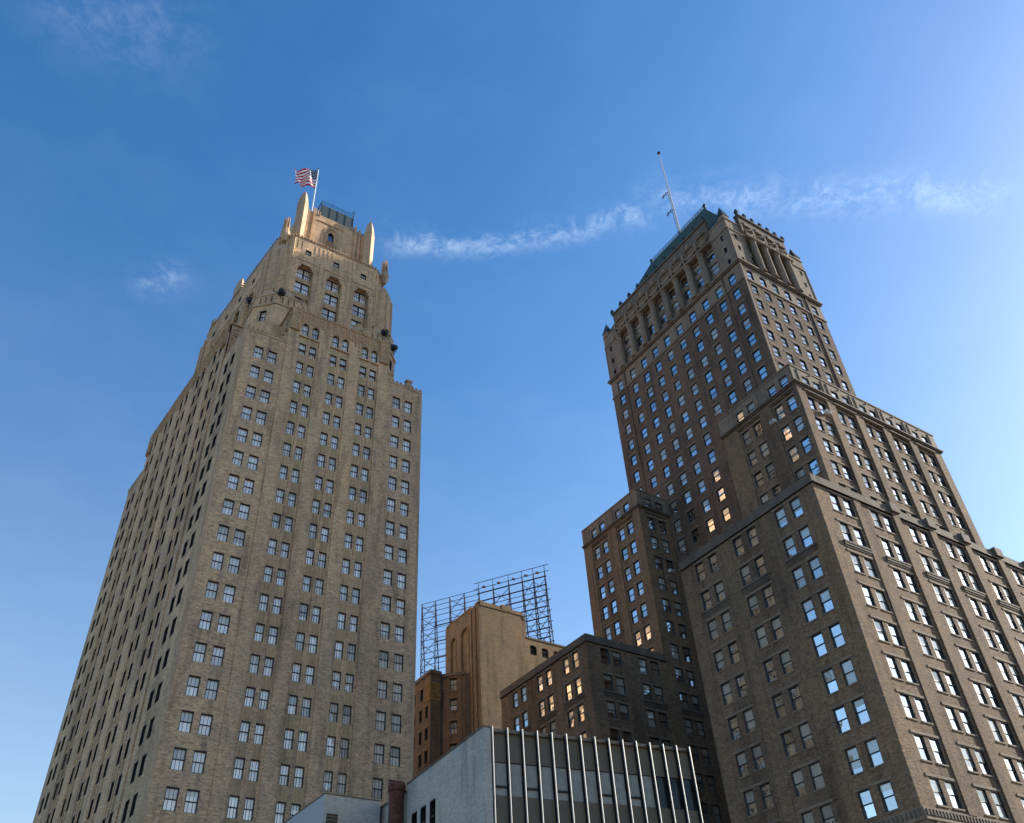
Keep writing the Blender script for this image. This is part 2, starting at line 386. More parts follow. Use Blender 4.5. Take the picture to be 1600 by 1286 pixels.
# ================================================================== LEFT: buff art deco tower
XL0, YF, XR, YB = 18.3, 86.75, 45.5, 133.2; TL = .075
def XLf(d): return XL0 + .18 - TL * d                 # left face leans away along its length
LL = 46.4
TW = thing('art_deco_tower', 'buff brick stepped tower with crown of obelisks on the left, flag on top', 'tower', (32, 110, 0))
wins = []; sh = MB()
ROW = lambda k: 87.17 - 3.6 * k                       # window head of row k
def tower_face(p, q, corner, bays, endpair, wid, gap, zc=89.6, zm=95.1, rc=.22, dpw=.2):
    """corner: width of the plain end bays; bays: start of each recessed bay along the wall"""
    w = Wall(sh, p, q, wins, 'buff')
    Lw = w.len
    hs = []
    for s0 in endpair:
        for k in range(0, 25): hs.append(w.win(s0, s0 + wid, ROW(k) - 2.08, ROW(k), 0, dpw, 'six', 'glassA'))
    w.grid(0, corner, 0, zc, [h for h in hs], 0); w.grid(Lw - corner, Lw, 0, zc, hs, 0)
    # centre, 0.15 proud, with one recess per bay
    D = .16
    w.mb.poly([w.P(corner, 0, 0), w.P(corner, D, 0), w.P(corner, D, zm), w.P(corner, 0, zm)], 'buff')
    w.mb.poly([w.P(Lw - corner, D, 0), w.P(Lw - corner, 0, 0), w.P(Lw - corner, 0, zm), w.P(Lw - corner, D, zm)], 'buff')
    rec = []; bw = None
    for b in bays:
        a0, a1 = b - .28, b + gap + wid * .82 + .28
        rec.append((a0, a1, 2, 92.0, rc))
        cols = [b, b + gap]; ww = wid * .82
        H = [w.win(c, c + ww, ROW(k) - 2.08, ROW(k), D - rc, dpw, 'six', 'glassA') for c in cols for k in range(-1, 25)]
        def mf(t, z, cols=cols, ww=ww):
            return 'spandrel' if any(c - .02 < t < c + ww + .02 for c in cols) else 'buff'
        w.grid(a0, a1, 2, 92.0, H, D - rc, mf)
        for c in cols:                                     # raised ribs on the spandrel panels
            for k in range(-1, 24):
                for r in range(2): sh.obox(w.o, w.e, c + ww * (.30 + .4 * r) - .03, c + ww * (.30 + .4 * r) + .03, D - rc, D - rc + .06, ROW(k) - 3.45, ROW(k) - 2.25, 'spandrel')
        mid = b + (gap + ww) / 2
        sh.obox(w.o, w.e, mid - .07, mid + .07, D - rc, D - rc + .09, 2, 92.0, 'buff')
    A = []
    for b in bays:                                          # round arched top windows
        for c in (b, b + gap):
            A.append(w.win(c, c + wid * .82, 92.25, 94.55, D, .3, 'six', 'glassA'))
            w.arch(c, c + wid * .82, 94.0, 94.55, D, 'terracotta')
    w.grid(corner, Lw - corner, 0, 92.0, rec, D)
    w.grid(corner, Lw - corner, 92.0, zm, A, D, lambda t, z: 'terracotta' if z > 94.2 else 'buff')
    return w
pF0, pF1 = (XL0, YF), (XR, YF)
bF = [25.97 - XL0, 30.64 - XL0, 35.30 - XL0]
wF = tower_face(pF0, pF1, 24.14 - XL0, bF, [20.0 - XL0, 21.9 - XL0, 40.75 - XL0, 42.68 - XL0], 1.22, 1.54)
sec = math.hypot(1, TL)
pL0 = (XLf(LL), YF + LL); pL1 = (XL0, YF)
LW = math.hypot(pL0[0] - pL1[0], LL)
def sL(d, w_): return LW - (d + w_) * sec                # distance from the near corner -> along the wall
wdL = 1.3
endL = [sL(2.37, wdL), sL(4.59, wdL), sL(41.07, wdL), sL(43.29, wdL)]
bL = [sL(2.37 + 6.45 * k + 2.22, wdL * .82 + .12) for k in range(1, 6)]
wL = tower_face(pL0, pL1, 7.4, bL, endL, wdL, 2.22, rc=.07, dpw=.27)
pB = (XR, YB)
wR = tower_face((XR, YF), pB, 7.4, [8.8 + 6.45 * k for k in range(5)], [2.3, 4.5, 41.2, 43.4], wdL, 2.22)
wB = Wall(sh, pB, pL0, [], 'buff'); wB.grid(0, wB.len, 0, 89.6, [], 0)
sh.poly([(XL0, YF, 89.5), (XR, YF, 89.5), (XR, YB, 89.5), (pL0[0], pL0[1], 89.5)], 'coping')
# corner quoin strip and vertical grooves on the near corner
sh.obox(wF.o, wF.e, .0, .30, .0, .05, 0, 89.3, 'buff_stone')
sh.obox(wL.o, wL.e, LW - .55, LW - .25, .0, .05, 0, 89.3, 'buff_stone')
sh.obox(wF.o, wF.e, wF.len - .30, wF.len - .0, .0, .05, 0, 89.3, 'buff_stone')
# light brick courses over the corner windows
for k in range(0, 24):
    for a, b in ((20.0, 23.15), (40.72, 43.92)):
        sh.obox(wF.o, wF.e, a - XL0 - .1, b - XL0 + .1, 0, .025, ROW(k) + .02, ROW(k) + .26, 'buff')
sh.build('shaft', TW)
# ---- parapets of the four corner roofs, tiled coping
def coping_tiles(mb, p, q, z, r=.16, step=.62, mat='terracotta', out=.06):
    d = Vector((q[0] - p[0], q[1] - p[1])); n = max(1, int(d.length / step)); e = d.normalized(); nn = Vector((e.y, -e.x))
    for i in range(n):
        c = Vector(p) + e * (i + .5) * d.length / n
        a = c + nn * (out + .12); b = c - nn * .35
        mb.tube((a.x, a.y, z), (b.x, b.y, z + .05), r, mat, 6)
cp = MB()
def parapet(p, q, z0, z1, th=.45, mat='buff_stone', tiles=True, out=.08):
    cp = MB()
    d = Vector((q[0] - p[0], q[1] - p[1])); e = d.normalized()
    cp.obox(p, (e.x, e.y), 0, d.length, -th, out, z0, z1, mat)
    if tiles: coping_tiles(cp, p, q, z1 + .06, out=out)
    cp.build('parapet', TW)
cw = 24.14 - XL0
parapet((XL0, YF), (XL0 + cw - .0, YF), 89.6, 90.05); parapet((39.66, YF), (XR, YF), 89.6, 90.05)
parapet((XLf(7.2), YF + 7.2), (XL0 - .02, YF + .46), 89.62, 90.03); parapet(pL0, (XLf(LL - 7.2), YF + LL - 7.2), 89.6, 90.05)
parapet((XR - .01, YF + .46), (XR, YF + 7.2), 89.62, 90.03); parapet((XR, YB - 7.2), pB, 89.6, 90.05)
# ---- ornamental attic of the four projecting centres
at = MB()
def attic(w, c, bays, gap, wid, zr=97.2):
    D = .16; Lw = w.len; a, b = c, Lw - c
    w2 = Wall(at, w.P(0, 0, 0)[:2], w.P(Lw, 0, 0)[:2], [], 'terracotta')
    w2.grid(a, b, 95.1, 96.75, [], D)
    at.obox(w.o, w.e, a - .05, b + .05, -.5, D + .12, 96.75, 97.0, 'terracotta')
    coping_tiles(at, w.P(a, D, 0)[:2], w.P(b, D, 0)[:2], 97.08, r=.13, step=.5, out=.1)
    i = 0; t = a + .25
    while t < b - .2:                                       # fluted panels, diamonds and little shields
        near = any(bb - .5 < t < bb + gap + wid + .5 for bb in bays)
        z0 = 94.75 if near else 93.9
        at.obox(w.o, w.e, t - .07, t + .07, D, D + .09, z0, 96.7, 'terracotta')
        if i % 2 == 0:
            at.obox(w.o, w.e, t + .14, t + .42, D, D + .07, 95.2 + .25 * (i % 4), 95.75 + .25 * (i % 4), 'terracotta')
            at.tube(w.P(t + .28, D - .02, 96.35), w.P(t + .28, D + .10, 96.35), .17, 'buff_stone', 8)
        t += .52; i += 1
    for bb in bays:
        for c0 in (bb, bb + gap):                          # hood moulds over the arches
            m_ = c0 + wid * .41; r = wid * .41 + .10
            pts = [w.P(m_ - r * math.cos(math.pi * k / 8), D + .03, 94.0 + (.75) * math.sin(math.pi * k / 8)) for k in range(9)]
            at.path(pts, .07, 'buff_stone', 5)
    for t0, sg in ((a + .75, 1), (b - .75, -1)):            # scrolled volute buttress at either end
        at.obox(w.o, w.e, t0 - .72, t0 + .72, D, D + .30, 92.6, 96.75, 'terracotta')
        for q in range(3):
            pts = [w.P(t0 + sg * (.1 + (.42 - .1 * q) * math.cos(x * .7)), D + .33, 95.6 - 1.05 * q + (.42 - .06 * q) * math.sin(x * .7)) for x in range(8)]
            at.path(pts, .06, 'buff_stone', 5)
        for z in range(4): at.obox(w.o, w.e, t0 - .62 + .0, t0 + .62, D + .30, D + .36, 92.8 + .33 * z, 92.95 + .33 * z, 'buff_stone')
attic(wF, cw, bF, 1.54, 1.22); attic(wL, 7.4, bL, 2.22, wdL); attic(wR, 7.4, [8.8 + 6.45 * k for k in range(5)], 2.22, wdL)
# side returns and roof of the centres
for x in (24.14, 39.66):
    sg = 1 if x < 30 else -1
    at.box(min(x, x + sg * .5), max(x, x + sg * .5), YF + .02, 95.2, 89.6, 96.74, 'terracotta')
    for q in range(6): at.box(min(x - sg * .1, x), max(x - sg * .1, x), YF + .1 + .62 * q, YF + .3 + .62 * q, 92.4, 96.5, 'buff_stone')
    for q in range(3): at.path([(x - sg * .12, YF + .5 + .3 * q + .75 * math.cos(k * .7), 95.5 - 1.25 * q + .55 * math.sin(k * .7)) for k in range(8)], .09, 'buff_stone', 5)
    at.box(min(x - sg * .25, x), max(x - sg * .25, x), YF - .1, YF + 4, 96.7, 97.0, 'terracotta')
xi = XLf(7.4)
for dd in (7.4, LL - 7.4):
    y = YF + dd; at.box(XLf(dd) + .02, 24, y - (.0 if dd < 20 else .5), y + (.5 if dd < 20 else .0), 89.6, 96.74, 'terracotta')
    if dd < 20:
        xa = XLf(dd) - .1
        at.box(xa, xa + 3.4, y - .3, y, 96.74, 97.05, 'terracotta')
        for q in range(6): at.box(xa + .1 + .55 * q, xa + .28 + .55 * q, y - .12, y, 92.5, 96.6, 'buff_stone')
        for q in range(3): at.path([(xa + .9 + .3 * q + .7 * math.cos(k * .7), y - .15, 95.5 - 1.25 * q + .55 * math.sin(k * .7)) for k in range(8)], .09, 'buff_stone', 5)
        for q in range(12): at.tube((xa + .3 + (q % 4) * .75, y - .02, 94.9 + .55 * (q // 4)), (xa + .3 + (q % 4) * .75, y - .14, 94.9 + .55 * (q // 4)), .2, 'buff_stone', 8)
    at.box(40.5, XR - .02, y - (.0 if dd < 20 else .5), y + (.5 if dd < 20 else .0), 89.6, 96.74, 'buff')
at.poly([(24.2, YF + .1, 96.3), (39.6, YF + .1, 96.3), (39.6, YB - .1, 96.3), (24.2, YB - .1, 96.3)], 'coping')
at.poly([(XLf(7.4) + .1, YF + 7.5, 96.28), (XR - .1, YF + 7.5, 96.28), (XR - .1, YF + LL - 7.5, 96.28), (XLf(LL - 7.4) + .1, YF + LL - 7.5, 96.28)], 'coping')
at.build('attic', TW)
# ---- octagonal corner turrets between the centres
def octagon(cx, cy, r, n=8): return [(cx + r * math.cos(math.pi / 8 + 2 * math.pi * k / n), cy + r * math.sin(math.pi / 8 + 2 * math.pi * k / n)) for k in range(n)]
SX0, SX1, SY0, SY1 = 22.3, 41.7, 93.0, 124.0
SXB = 19.5                                               # the left side leans, so the back corner stands further left
for (cx, cy) in ((24.55, 95.2), (39.5, 95.2), (21.6, 125.0), (38.5, 125.0)):
    t = MB(); oc = octagon(cx, cy, 4.75)
    front = cy < 100
    for k in range(8):
        p, q = oc[k], oc[(k + 1) % 8]
        if front and k in (4, 6):                          # diagonal faces carry a window and an arched opening
            w = Wall(t, p, q, wins, 'buff'); m_ = w.len / 2
            h = [w.win(m_ - .5, m_ + .5, 97.6, 99.8, 0, .3, 'six', 'glassA'), w.win(m_ - .5, m_ + .5, 92.4, 95.3, 0, .5, 'tall', 'glassD')]
            w.grid(0, w.len, 89.5, 101.0, h, 0); w.arch(m_ - .5, m_ + .5, 94.7, 95.3, 0, 'buff')
        else:
            w = Wall(t, p, q, [], 'buff'); w.grid(0, w.len, 89.5, 101.0, [], 0)
    t.prism(octagon(cx, cy, 4.92), 100.9, 101.35, 'buff_stone', bottom=True)
    t.prism(octagon(cx, cy, 4.6), 101.35, 103.3, 'buff')
    t.prism(octagon(cx, cy, 4.7), 103.3, 103.6, 'buff_stone', bottom=True, mtop='coping')
    for k in (3, 4, 5, 6, 7):                              # little battlement blocks with slots
        a = Vector(octagon(cx, cy, 4.62)[k]); b = Vector(octagon(cx, cy, 4.62)[(k + 1) % 8]); c = (a + b) / 2; e = (b - a).normalized()
        t.obox((c.x, c.y), (e.x, e.y), -.75, .75, -.5, .06, 103.6, 104.6, 'buff_stone')
        t.obox((c.x, c.y), (e.x, e.y), -.9, .9, -.6, .12, 104.6, 104.85, 'terracotta')
        for s_ in (-.9, 0, .9): t.obox((c.x, c.y), (e.x, e.y), s_ - .07, s_ + .07, .06, .10, 101.6, 102.9, 'coping')
    t.build('corner_turret', TW)
# ---- crown stage
st = MB()
CH = 2.35
SP = [(SX0 + CH, SY0), (SX1 - CH, SY0), (SX1, SY0 + CH), (SX1 - 2, SY1 - CH), (SX1 - 2 - CH, SY1), (SXB + CH, SY1), (SXB, SY1 - CH), (SX0, SY0 + CH)]
ZS = 120.7
def stage_face(p, q, starts, wpair, front=True):
    w = Wall(st, p, q, wins, 'buff'); rec = []
    for a in starts:
        b = a + wpair; rec.append((a - .12, b + .12, 96.4, 114.6, .75))
        H = []
        for k, zt in enumerate((107.4, 110.95)):
            H.append(w.win(a, b, zt - 2.35, zt, -.75, .2, 'pair', 'glassA'))
        H.append(w.win(a, b, 103.85 - 2.35, 103.85, -.75, .2, 'pair', 'glassA')); H.append(w.win(a, b, 100.25 - 2.35, 100.25, -.75, .2, 'pair', 'glassA'))
        H.append(w.win(a, b, 112.0, 114.35, -.75, .2, 'pair', 'glassA'))
        w.grid(a - .12, b + .12, 96.4, 114.6, H, -.75, lambda t, z: 'spandrel')
        for sg, x in ((1, a - .12), (-1, b + .12)):         # stepped corbels of the head
            for q_, (dx, z) in enumerate(((.55, 114.1), (.3, 113.6))):
                st.obox(w.o, w.e, min(x, x + sg * dx), max(x, x + sg * dx), -.7, -.02, z, 114.6 if q_ == 0 else 114.1, 'buff_stone')
        st.obox(w.o, w.e, a - .55, b + .55, 0, .10, 115.35, 115.6, 'buff_stone')
        for sg, x in ((-1, a - .55), (1, b + .55)):
            pts = [w.P(x + sg * (.28 - .28 * math.cos(k * .4)), .05, 115.5 - 2.1 * math.sin(k * .4) ** 2 * .9) for k in range(5)]
            st.path(pts, .07, 'buff_stone', 5)
        st.obox(w.o, w.e, b + .95, b + 1.05, 0, .10, 109.5, 116.2, 'buff_stone')
        st.obox(w.o, w.e, b + 1.75, b + 1.85, 0, .10, 109.5, 116.2, 'buff_stone') if b + 2.4 < w.len else None
    sm = []
    for a in starts:
        m_ = a + wpair / 2; sm.append(w.win(m_ - .52, m_ + .52, 117.1, 118.35, 0, .3, 'six', 'glassA'))
        rec.append(sm[-1])
    w.grid(0, w.len, 96.2, ZS, rec, 0)
    t = .5
    while t < w.len - .2:                                   # fine vertical ribs under the eaves
        if not any(abs(t - (a + wpair / 2)) < .7 for a in starts): st.obox(w.o, w.e, t - .05, t + .05, 0, .06, 118.0, 120.2, 'buff_stone')
        t += .75
    return w
stage_face(SP[0], SP[1], [1.08, 6.1, 11.1], 2.5)
stage_face(SP[7], SP[0], [], 1) if False else None
for k in range(8):
    p, q = SP[k], SP[(k + 1) % 8]
    if k == 0: continue
    if k in (2, 6):
        ln = math.hypot(q[0] - p[0], q[1] - p[1]); n = 5
        stage_face(p, q, [1.6 + i * (ln - 3.2 - 2.5) / (n - 1) for i in range(n)], 2.5)
    else:
        w = Wall(st, p, q, [], 'buff'); w.grid(0, w.len, 96.2, ZS, [], 0)
        if k in (1, 7, 3, 5):
            for t in (.06, w.len * .5, w.len - .42): st.obox(w.o, w.e, t - .0 if t < 1 else t, t + .36, 0, .22, 96.2, ZS - .4, 'buff')
for cx, cy in ((23.75, 96.1), (41.0, 96.1), (39.0, SY1 - 3.0), (21.4, SY1 - 2.9)):
    st.prism(octagon(cx, cy, 2.65), 96.2, 117.2, 'buff'); st.prism(octagon(cx, cy, 2.65), 117.2, 118.6, 'buff_stone', scale=.8)
    for k in range(8):
        a = octagon(cx, cy, 2.7)[k]; st.prism(octagon(a[0], a[1], .26, 8), 96.2, 116.6, 'buff_stone', scale=.8)
st.prism(SP, ZS, ZS + .35, 'buff_stone', mtop='coping')
for k in range(8):
    coping_tiles(st, SP[k], SP[(k + 1) % 8], ZS + .38, r=.17, step=.55, out=.14)
st.build('crown_stage', TW)
# ---- top block between the obelisks
tp = MB()
PX0, PX1, PY0, PY1 = 25.9, 38.0, 95.4, 118.6
TP = [(PX0, PY0), (PX1, PY0), (PX1 - 1.5, PY1), (PX0 - 2.6, PY1)]
for k in range(4):
    p, q = TP[k], TP[(k + 1) % 4]; w = Wall(tp, p, q, wins, 'buff'); h = []
    if k == 0:
        m_ = 31.2 - PX0; h = [w.win(m_ - .55, m_ + .55, 125.9, 128.5, 0, .35, 'tall', 'glassD')]
    w.grid(0, w.len, ZS, 131.6, h, 0)
    if k == 0:
        w.arch(m_ - .55, m_ + .55, 127.9, 128.5, 0, 'buff')
        tp.obox(w.o, w.e, 1.5, w.len - 1.9, 0, .32, ZS, 132.7, 'buff') if False else None
        # stepped centre panel with mouldings, grille under the arched window
        for a, b, z in ((1.5, 1.85, 133.2), (w.len - 2.6, w.len - 2.25, 133.0), (w.len - 1.75, w.len - 1.45, 132.6), (.55, .8, 132.0)):
            tp.obox(w.o, w.e, a, b, 0, .28, ZS, z, 'buff')
        tp.obox(w.o, w.e, 2.6, 7.4, 0, .16, 130.35, 130.6, 'buff_stone')
        for r, dz in ((.95, 0), (1.3, .35)):
            pts = [w.P(m_ - r, .06, 124.2), w.P(m_ - r, .06, 128.2 + dz), w.P(m_ - r * .45, .06, 129.1 + dz), w.P(m_ + r * .45, .06, 129.1 + dz), w.P(m_ + r, .06, 128.2 + dz), w.P(m_ + r, .06, 122.5)]
            tp.path(pts, .07, 'buff_stone', 5)
        for zi in range(4):
            for xi_ in range(3):
                c = m_ - .5 + .5 * xi_; z = 123.9 + .55 * zi
                tp.path([w.P(c - .22, .08, z), w.P(c, .12, z + .27), w.P(c + .22, .08, z)], .06, 'terracotta', 5)
                tp.path([w.P(c - .22, .08, z + .52), w.P(c, .12, z + .25), w.P(c + .22, .08, z + .52)], .06, 'terracotta', 5)
        for a in list(range(4)):
            tp.obox(w.o, w.e, 1.6 + a * .35, 1.75 + a * .35, -.3, .2, 131.6, 133.3 - .18 * a, 'buff_stone')
            tp.obox(w.o, w.e, w.len - 3.4 + a * .35, w.len - 3.25 + a * .35, -.3, .2, 131.6, 132.7 + .1 * (a % 2), 'buff_stone')
    tp.obox(w.o, w.e, 0, w.len, -.35, .0, 131.6, 132.15, 'buff_stone')
tp.poly([(*q_, 131.65) for q_ in TP], 'coping')
tp.build('top_block', TW)
def diamond(cx, cy, h): return [(cx, cy - h), (cx + h, cy), (cx, cy + h), (cx - h, cy)]
for cx, cy in ((25.15, 94.5), (38.05, 94.5), (36.4, 119.5), (22.6, 119.5)):
    ob = MB(); ob.prism(diamond(cx, cy, 1.0), ZS + .3, 131.4, 'buff_stone'); ob.prism(diamond(cx, cy, 1.0), 131.4, 133.6, 'buff_stone', scale=.72)
    ob.prism(diamond(cx, cy, .72), 133.6, 134.7, 'buff_stone', scale=.6); ob.prism(diamond(cx, cy, .43), 134.7, 135.3, 'buff_stone', scale=.45)
    for z in (131.3,): ob.prism(diamond(cx, cy, 1.05), z, z + .18, 'buff_stone', bottom=True)
    # wing wall that ties the obelisk to the block
    sx = 1 if cx < 30 else -1; sy = 1 if cy < 100 else -1
    ob.box(min(cx + sx * .3, cx + sx * 1.2), max(cx + sx * .3, cx + sx * 1.2), min(cy + sy * .2, cy + sy * 1.0), max(cy + sy * .2, cy + sy * 1.0), ZS + .3, 130.8, 'buff')
    ob.build('obelisk', TW)
for cx, cy in ((22.9, 94.0), (41.3, 94.0), (39.0, SY1 - .9), (20.2, SY1 - .9)):
    u = MB(); u.lathe(cx, cy, [(.35, 119.4), (.62, 120.3), (.8, 120.9), (.82, 121.5), (.7, 121.65), (.74, 121.9), (.62, 122.0), (.62, 122.5)], 'buff_stone', 10)
    for k in range(6):
        a = 2 * math.pi * k / 6; u.tube((cx + .46 * math.cos(a), cy + .46 * math.sin(a), 122.3), (cx + .40 * math.cos(a), cy + .40 * math.sin(a), 124.6 + .7 * (k % 2)), .2, 'terracotta', 6, .13)
    u.tube((cx, cy, 122.3), (cx, cy, 125.9), .3, 'buff_stone', 6, .12)
    u.build('turret_finial', TW)
for cx, cy in ((23.95, 88.0), (40.1, 88.4), (43.3, 88.1)):   # carved scroll blocks on the corner parapets
    u = MB(); u.box(cx - .55, cx + .55, YF - .12, YF + .5, 89.95, 90.35, 'buff_stone')
    u.tube((cx - .5, YF + .2, 90.5), (cx + .5, YF + .2, 90.5), .26, 'terracotta', 8); u.box(cx - .35, cx + .35, YF - .05, YF + .45, 90.5, 91.1, 'terracotta')
    u.box(cx - .5, cx + .5, YF - .15, YF + .55, 91.1, 91.4, 'terracotta'); u.build('scroll_block', TW)
sc = MB()
sc.box(29.2, 35.6, 97.0, 97.12, 131.6, 137.6, 'screen'); sc.box(29.2, 29.32, 97.12, 104, 131.6, 137.6, 'screen'); sc.box(35.48, 35.6, 97.12, 104, 131.6, 137.6, 'screen')
for x in (29.26, 30.9, 32.45, 34.0, 35.54): sc.box(x - .05, x + .05, 96.93, 97.0, 131.6, 137.6, 'bronze')
sc.build('roof_screen', TW)
rl = MB()
for z in (138.2, 138.75): rl.tube((29.2, 97.05, z), (35.6, 97.05, z), .05, 'bronze'); rl.tube((29.2, 97.05, z), (29.2, 104, z), .05, 'bronze')
for x in (29.2, 31.3, 33.4, 35.6): rl.tube((x, 97.05, 137.6), (x, 97.05, 138.8), .05, 'bronze')
rl.tube((35.6, 97.2, 137.6), (35.6, 97.2, 140.4), .05, 'bronze'); rl.tube((35.2, 97.2, 139.4), (36.0, 97.2, 139.4), .05, 'bronze'); rl.tube((35.35, 97.2, 139.9), (35.85, 97.2, 139.9), .04, 'bronze')
rl.build('roof_railing', TW)
place_windows(wins, TW)

# ---- flagpole and flag
fp = thing('flagpole', 'white flagpole on the roof of the buff tower, behind the taller obelisk', 'flagpole', (28.4, 100, 131.65))
b = MB(); b.tube((28.4, 100, 131.65), (28.37, 100, 151.9), .16, 'white', 8, .09); b.build('pole', fp)
b = MB(); b.lathe(28.37, 100, [(.02, 151.85), (.17, 152.0), (.17, 152.15), (.02, 152.3)], 'bronze', 8); b.build('ball_finial', fp)
NX, NZ = 44, 26
def flag_pt(u, v):                                          # u along the fly, v down the hoist
    top = Vector((28.25, 100, 151.6)).lerp(Vector((23.9, 101.2, 149.9)), u); bot = Vector((28.25, 100, 145.7)).lerp(Vector((24.6, 101.0, 145.9)), u)
    p = top.lerp(bot, v)
    p.z += .55 * math.sin(u * 3.0) * (1 - v) * .5 - .9 * v * math.sin(u * math.pi) * .1
    p.y += .8 * u ** .6 * math.sin(9.5 * u + 2.6 * v) + .28 * math.sin(17 * u - 3 * v) * u
    p.z += .42 * math.sin(9 * u - 2.5 * v) * u ** .5
    if u > .72: p.z -= (u - .72) * 2.2 * (1 if v > .45 else -.2)
    return p
fb = MB(); grid = [[flag_pt(i / NX, j / NZ) for j in range(NZ + 1)] for i in range(NX + 1)]
for i in range(NX):
    for j in range(NZ):
        stripe = j // 2; m = 'red' if stripe % 2 == 0 else 'fwhite'
        if i < NX * .4 and stripe < 7:
            m = 'fwhite' if (i % 2 == 1 and j % 2 == 1 and (i // 2 + j // 2) % 2 == 0) or (i % 4 == 2 and j % 4 == 2) else 'navy'
        fb.poly([grid[i][j], grid[i + 1][j], grid[i + 1][j + 1], grid[i][j + 1]], m)
fo = mesh_thing(fb, 'flag', 'waving flag with red and white stripes and starred blue corner', 'flag', (28.25, 100, 148.6))
so_ = fo.modifiers.new('thickness', 'SOLIDIFY'); so_.thickness = .03

# ---- floodlights round the crown
def floodlight(x, y, z, ax, label):
    t = thing('floodlight', label, 'floodlight', (x, y, z), 'floodlights round the crown of the buff tower')
    b = MB(); b.tube((x, y, z), (x, y, z + 1.5), .06, 'black'); b.build('pole', t)
    d = Vector((math.cos(ax), math.sin(ax), .25)).normalized(); c = Vector((x, y, z + 1.75))
    b = MB(); b.tube(c - d * .45, c + d * .35, .38, 'black', 10, .62); b.build('housing', t)
    b = MB(); b.tube(c + d * .355, c + d * .38, .56, 'lamp', 10); b.build('lens', t)
    b = MB(); b.path([c + Vector((0, 0, -.75)), c + d.cross(Vector((0, 0, 1))).normalized() * .68 + Vector((0, 0, -.4)), c + d.cross(Vector((0, 0, 1))).normalized() * .68], .05, 'black', 5)
    b.path([c + Vector((0, 0, -.75)), c - d.cross(Vector((0, 0, 1))).normalized() * .68 + Vector((0, 0, -.4)), c - d.cross(Vector((0, 0, 1))).normalized() * .68], .05, 'black', 5); b.build('bracket', t)
floodlight(23.1, 90.4, 101.6, 1.2, 'dark floodlight aimed at the crown, above the near left corner turret')
floodlight(20.0, 96.3, 103.6, .6, 'dark floodlight on the shaded left side of the buff tower crown')
floodlight(40.6, 90.5, 102.0, 1.8, 'dark floodlight against the wall at the right end of the buff crown')
floodlight(41.9, 89.6, 98.4, 2.2, 'dark floodlight standing out against the sky at the right of the buff crown')

# ================================================================== RIGHT: brown stepped skyscraper
SKY = thing('stepped_skyscraper', 'dark brown brick skyscraper with stepped wings, colonnaded top and green roof', 'skyscraper', (90, 75, 0))
wins = []
H1, H2, H3 = 55.72, 85.05, 131.0
RK = lambda k: 54.2 + 3.69 * k                          # window heads, k=0 the top floor of the low wings
WH = 2.28
def span(z0, z1): return [k for k in range(-16, 20) if RK(k) <= z1 and RK(k) - WH >= z0]
lint = MB()
def wing_wall(mb, p, q, pairs, ww, gap, z0, z1, mat='brown', bay=0.0, lintels=True, extra=(), ledge_row=None, single=False, d=0, rows=None, dp=.15, off=0):
    """pairs: start of each window pair along the wall (p -> q)"""
    w = Wall(mb, p, q, wins, mat); holes = list(extra)
    ks = rows if rows is not None else span(z0, z1)
    for a in pairs:
        cols = (a,) if single else (a, a + gap); end = cols[-1] + ww
        if bay:
            zt = max(RK(k) for k in ks) + .55; zb = z0
            H = [w.win(c, c + ww, RK(k) - WH, RK(k), -bay, dp, 'one', 'glassB') for c in cols for k in ks]
            w.grid(a - .32, end + .32, zb, zt, H, -bay)
            holes.append((a - .32, end + .32, zb, zt, bay))
        else:
            holes += [w.win(c, c + ww, RK(k) - WH, RK(k), 0, dp, 'one', 'glassB') for c in cols for k in ks]
        for k in ks:
            if lintels and not single: lint.obox(w.o, w.e, a - .28, end + .28, -bay + .0, -bay + .07, RK(k) + .03, RK(k) + .27, 'lime')
            if single: lint.obox(w.o, w.e, a - .2, end + .2, -bay + .0, -bay + .05, RK(k) + .03, RK(k) + .22, 'lime')
            for c in cols: lint.obox(w.o, w.e, c - .07, c + ww + .07, -bay - .1, -bay + .08, RK(k) - WH - .14, RK(k) - WH, 'lime')
            if ledge_row is not None and k == ledge_row:
                for j, (dd, zz_) in enumerate(((.2, 0), (.15, -.28), (.08, -.5))):
                    lint.obox(w.o, w.e, a - .35, end + .35, 0, dd, RK(k) - WH - .35 + zz_, RK(k) - WH - .15 + zz_, 'coping')
    w.grid(0, w.len, z0, z1, holes, 0); return w
def band(mb, p, q, z0, z1, out, mat, inset=.3, ext=0):
    d = Vector((q[0] - p[0], q[1] - p[1])); e = d.normalized(); mb.obox(p, (e.x, e.y), -ext, d.length + ext, -inset, out, z0, z1, mat)
# ---- low wings A (near) and B (far), with limestone base
trim = MB()
def low_wing(X0, Y0, X1, Y1, lp, fp_, name, fpitch_ends):
    mb = MB()
    p0, p1, p2, p3 = (X0, Y0), (X1, Y0), (X1, Y1), (X0, Y1)
    wf = wing_wall(mb, p0, p1, fp_, 1.44, 2.12, 22.0, 54.5, ledge_row=-1)
    ln = Y1 - Y0
    wl = wing_wall(mb, p3, p0, [ln - a for a in lp], 1.34, 2.22, 22.0, 54.5, ledge_row=-1)
    for w in (wf, wl): w.quad(0, w.len, 54.5, 55.3, 0, 'brown'); w.quad(0, w.len, 0, 22.0, 0, 'lime')
    wr = Wall(mb, p1, p2, [], 'brown'); wr.grid(0, wr.len, 0, 55.3, [], 0); wb = Wall(mb, p2, p3, [], 'brown'); wb.grid(0, wb.len, 0, 55.3, [], 0)
    mb.poly([(X0, Y0, 55.28), (X1, Y0, 55.28), (X1, Y1, 55.28), (X0, Y1, 55.28)], 'coping')
    mb.build(name, SKY)
    return wf, wl
A = (69.7, 44.0, 125.0, 64.9); B = (70.5, 85.15, 125.0, 106.6)
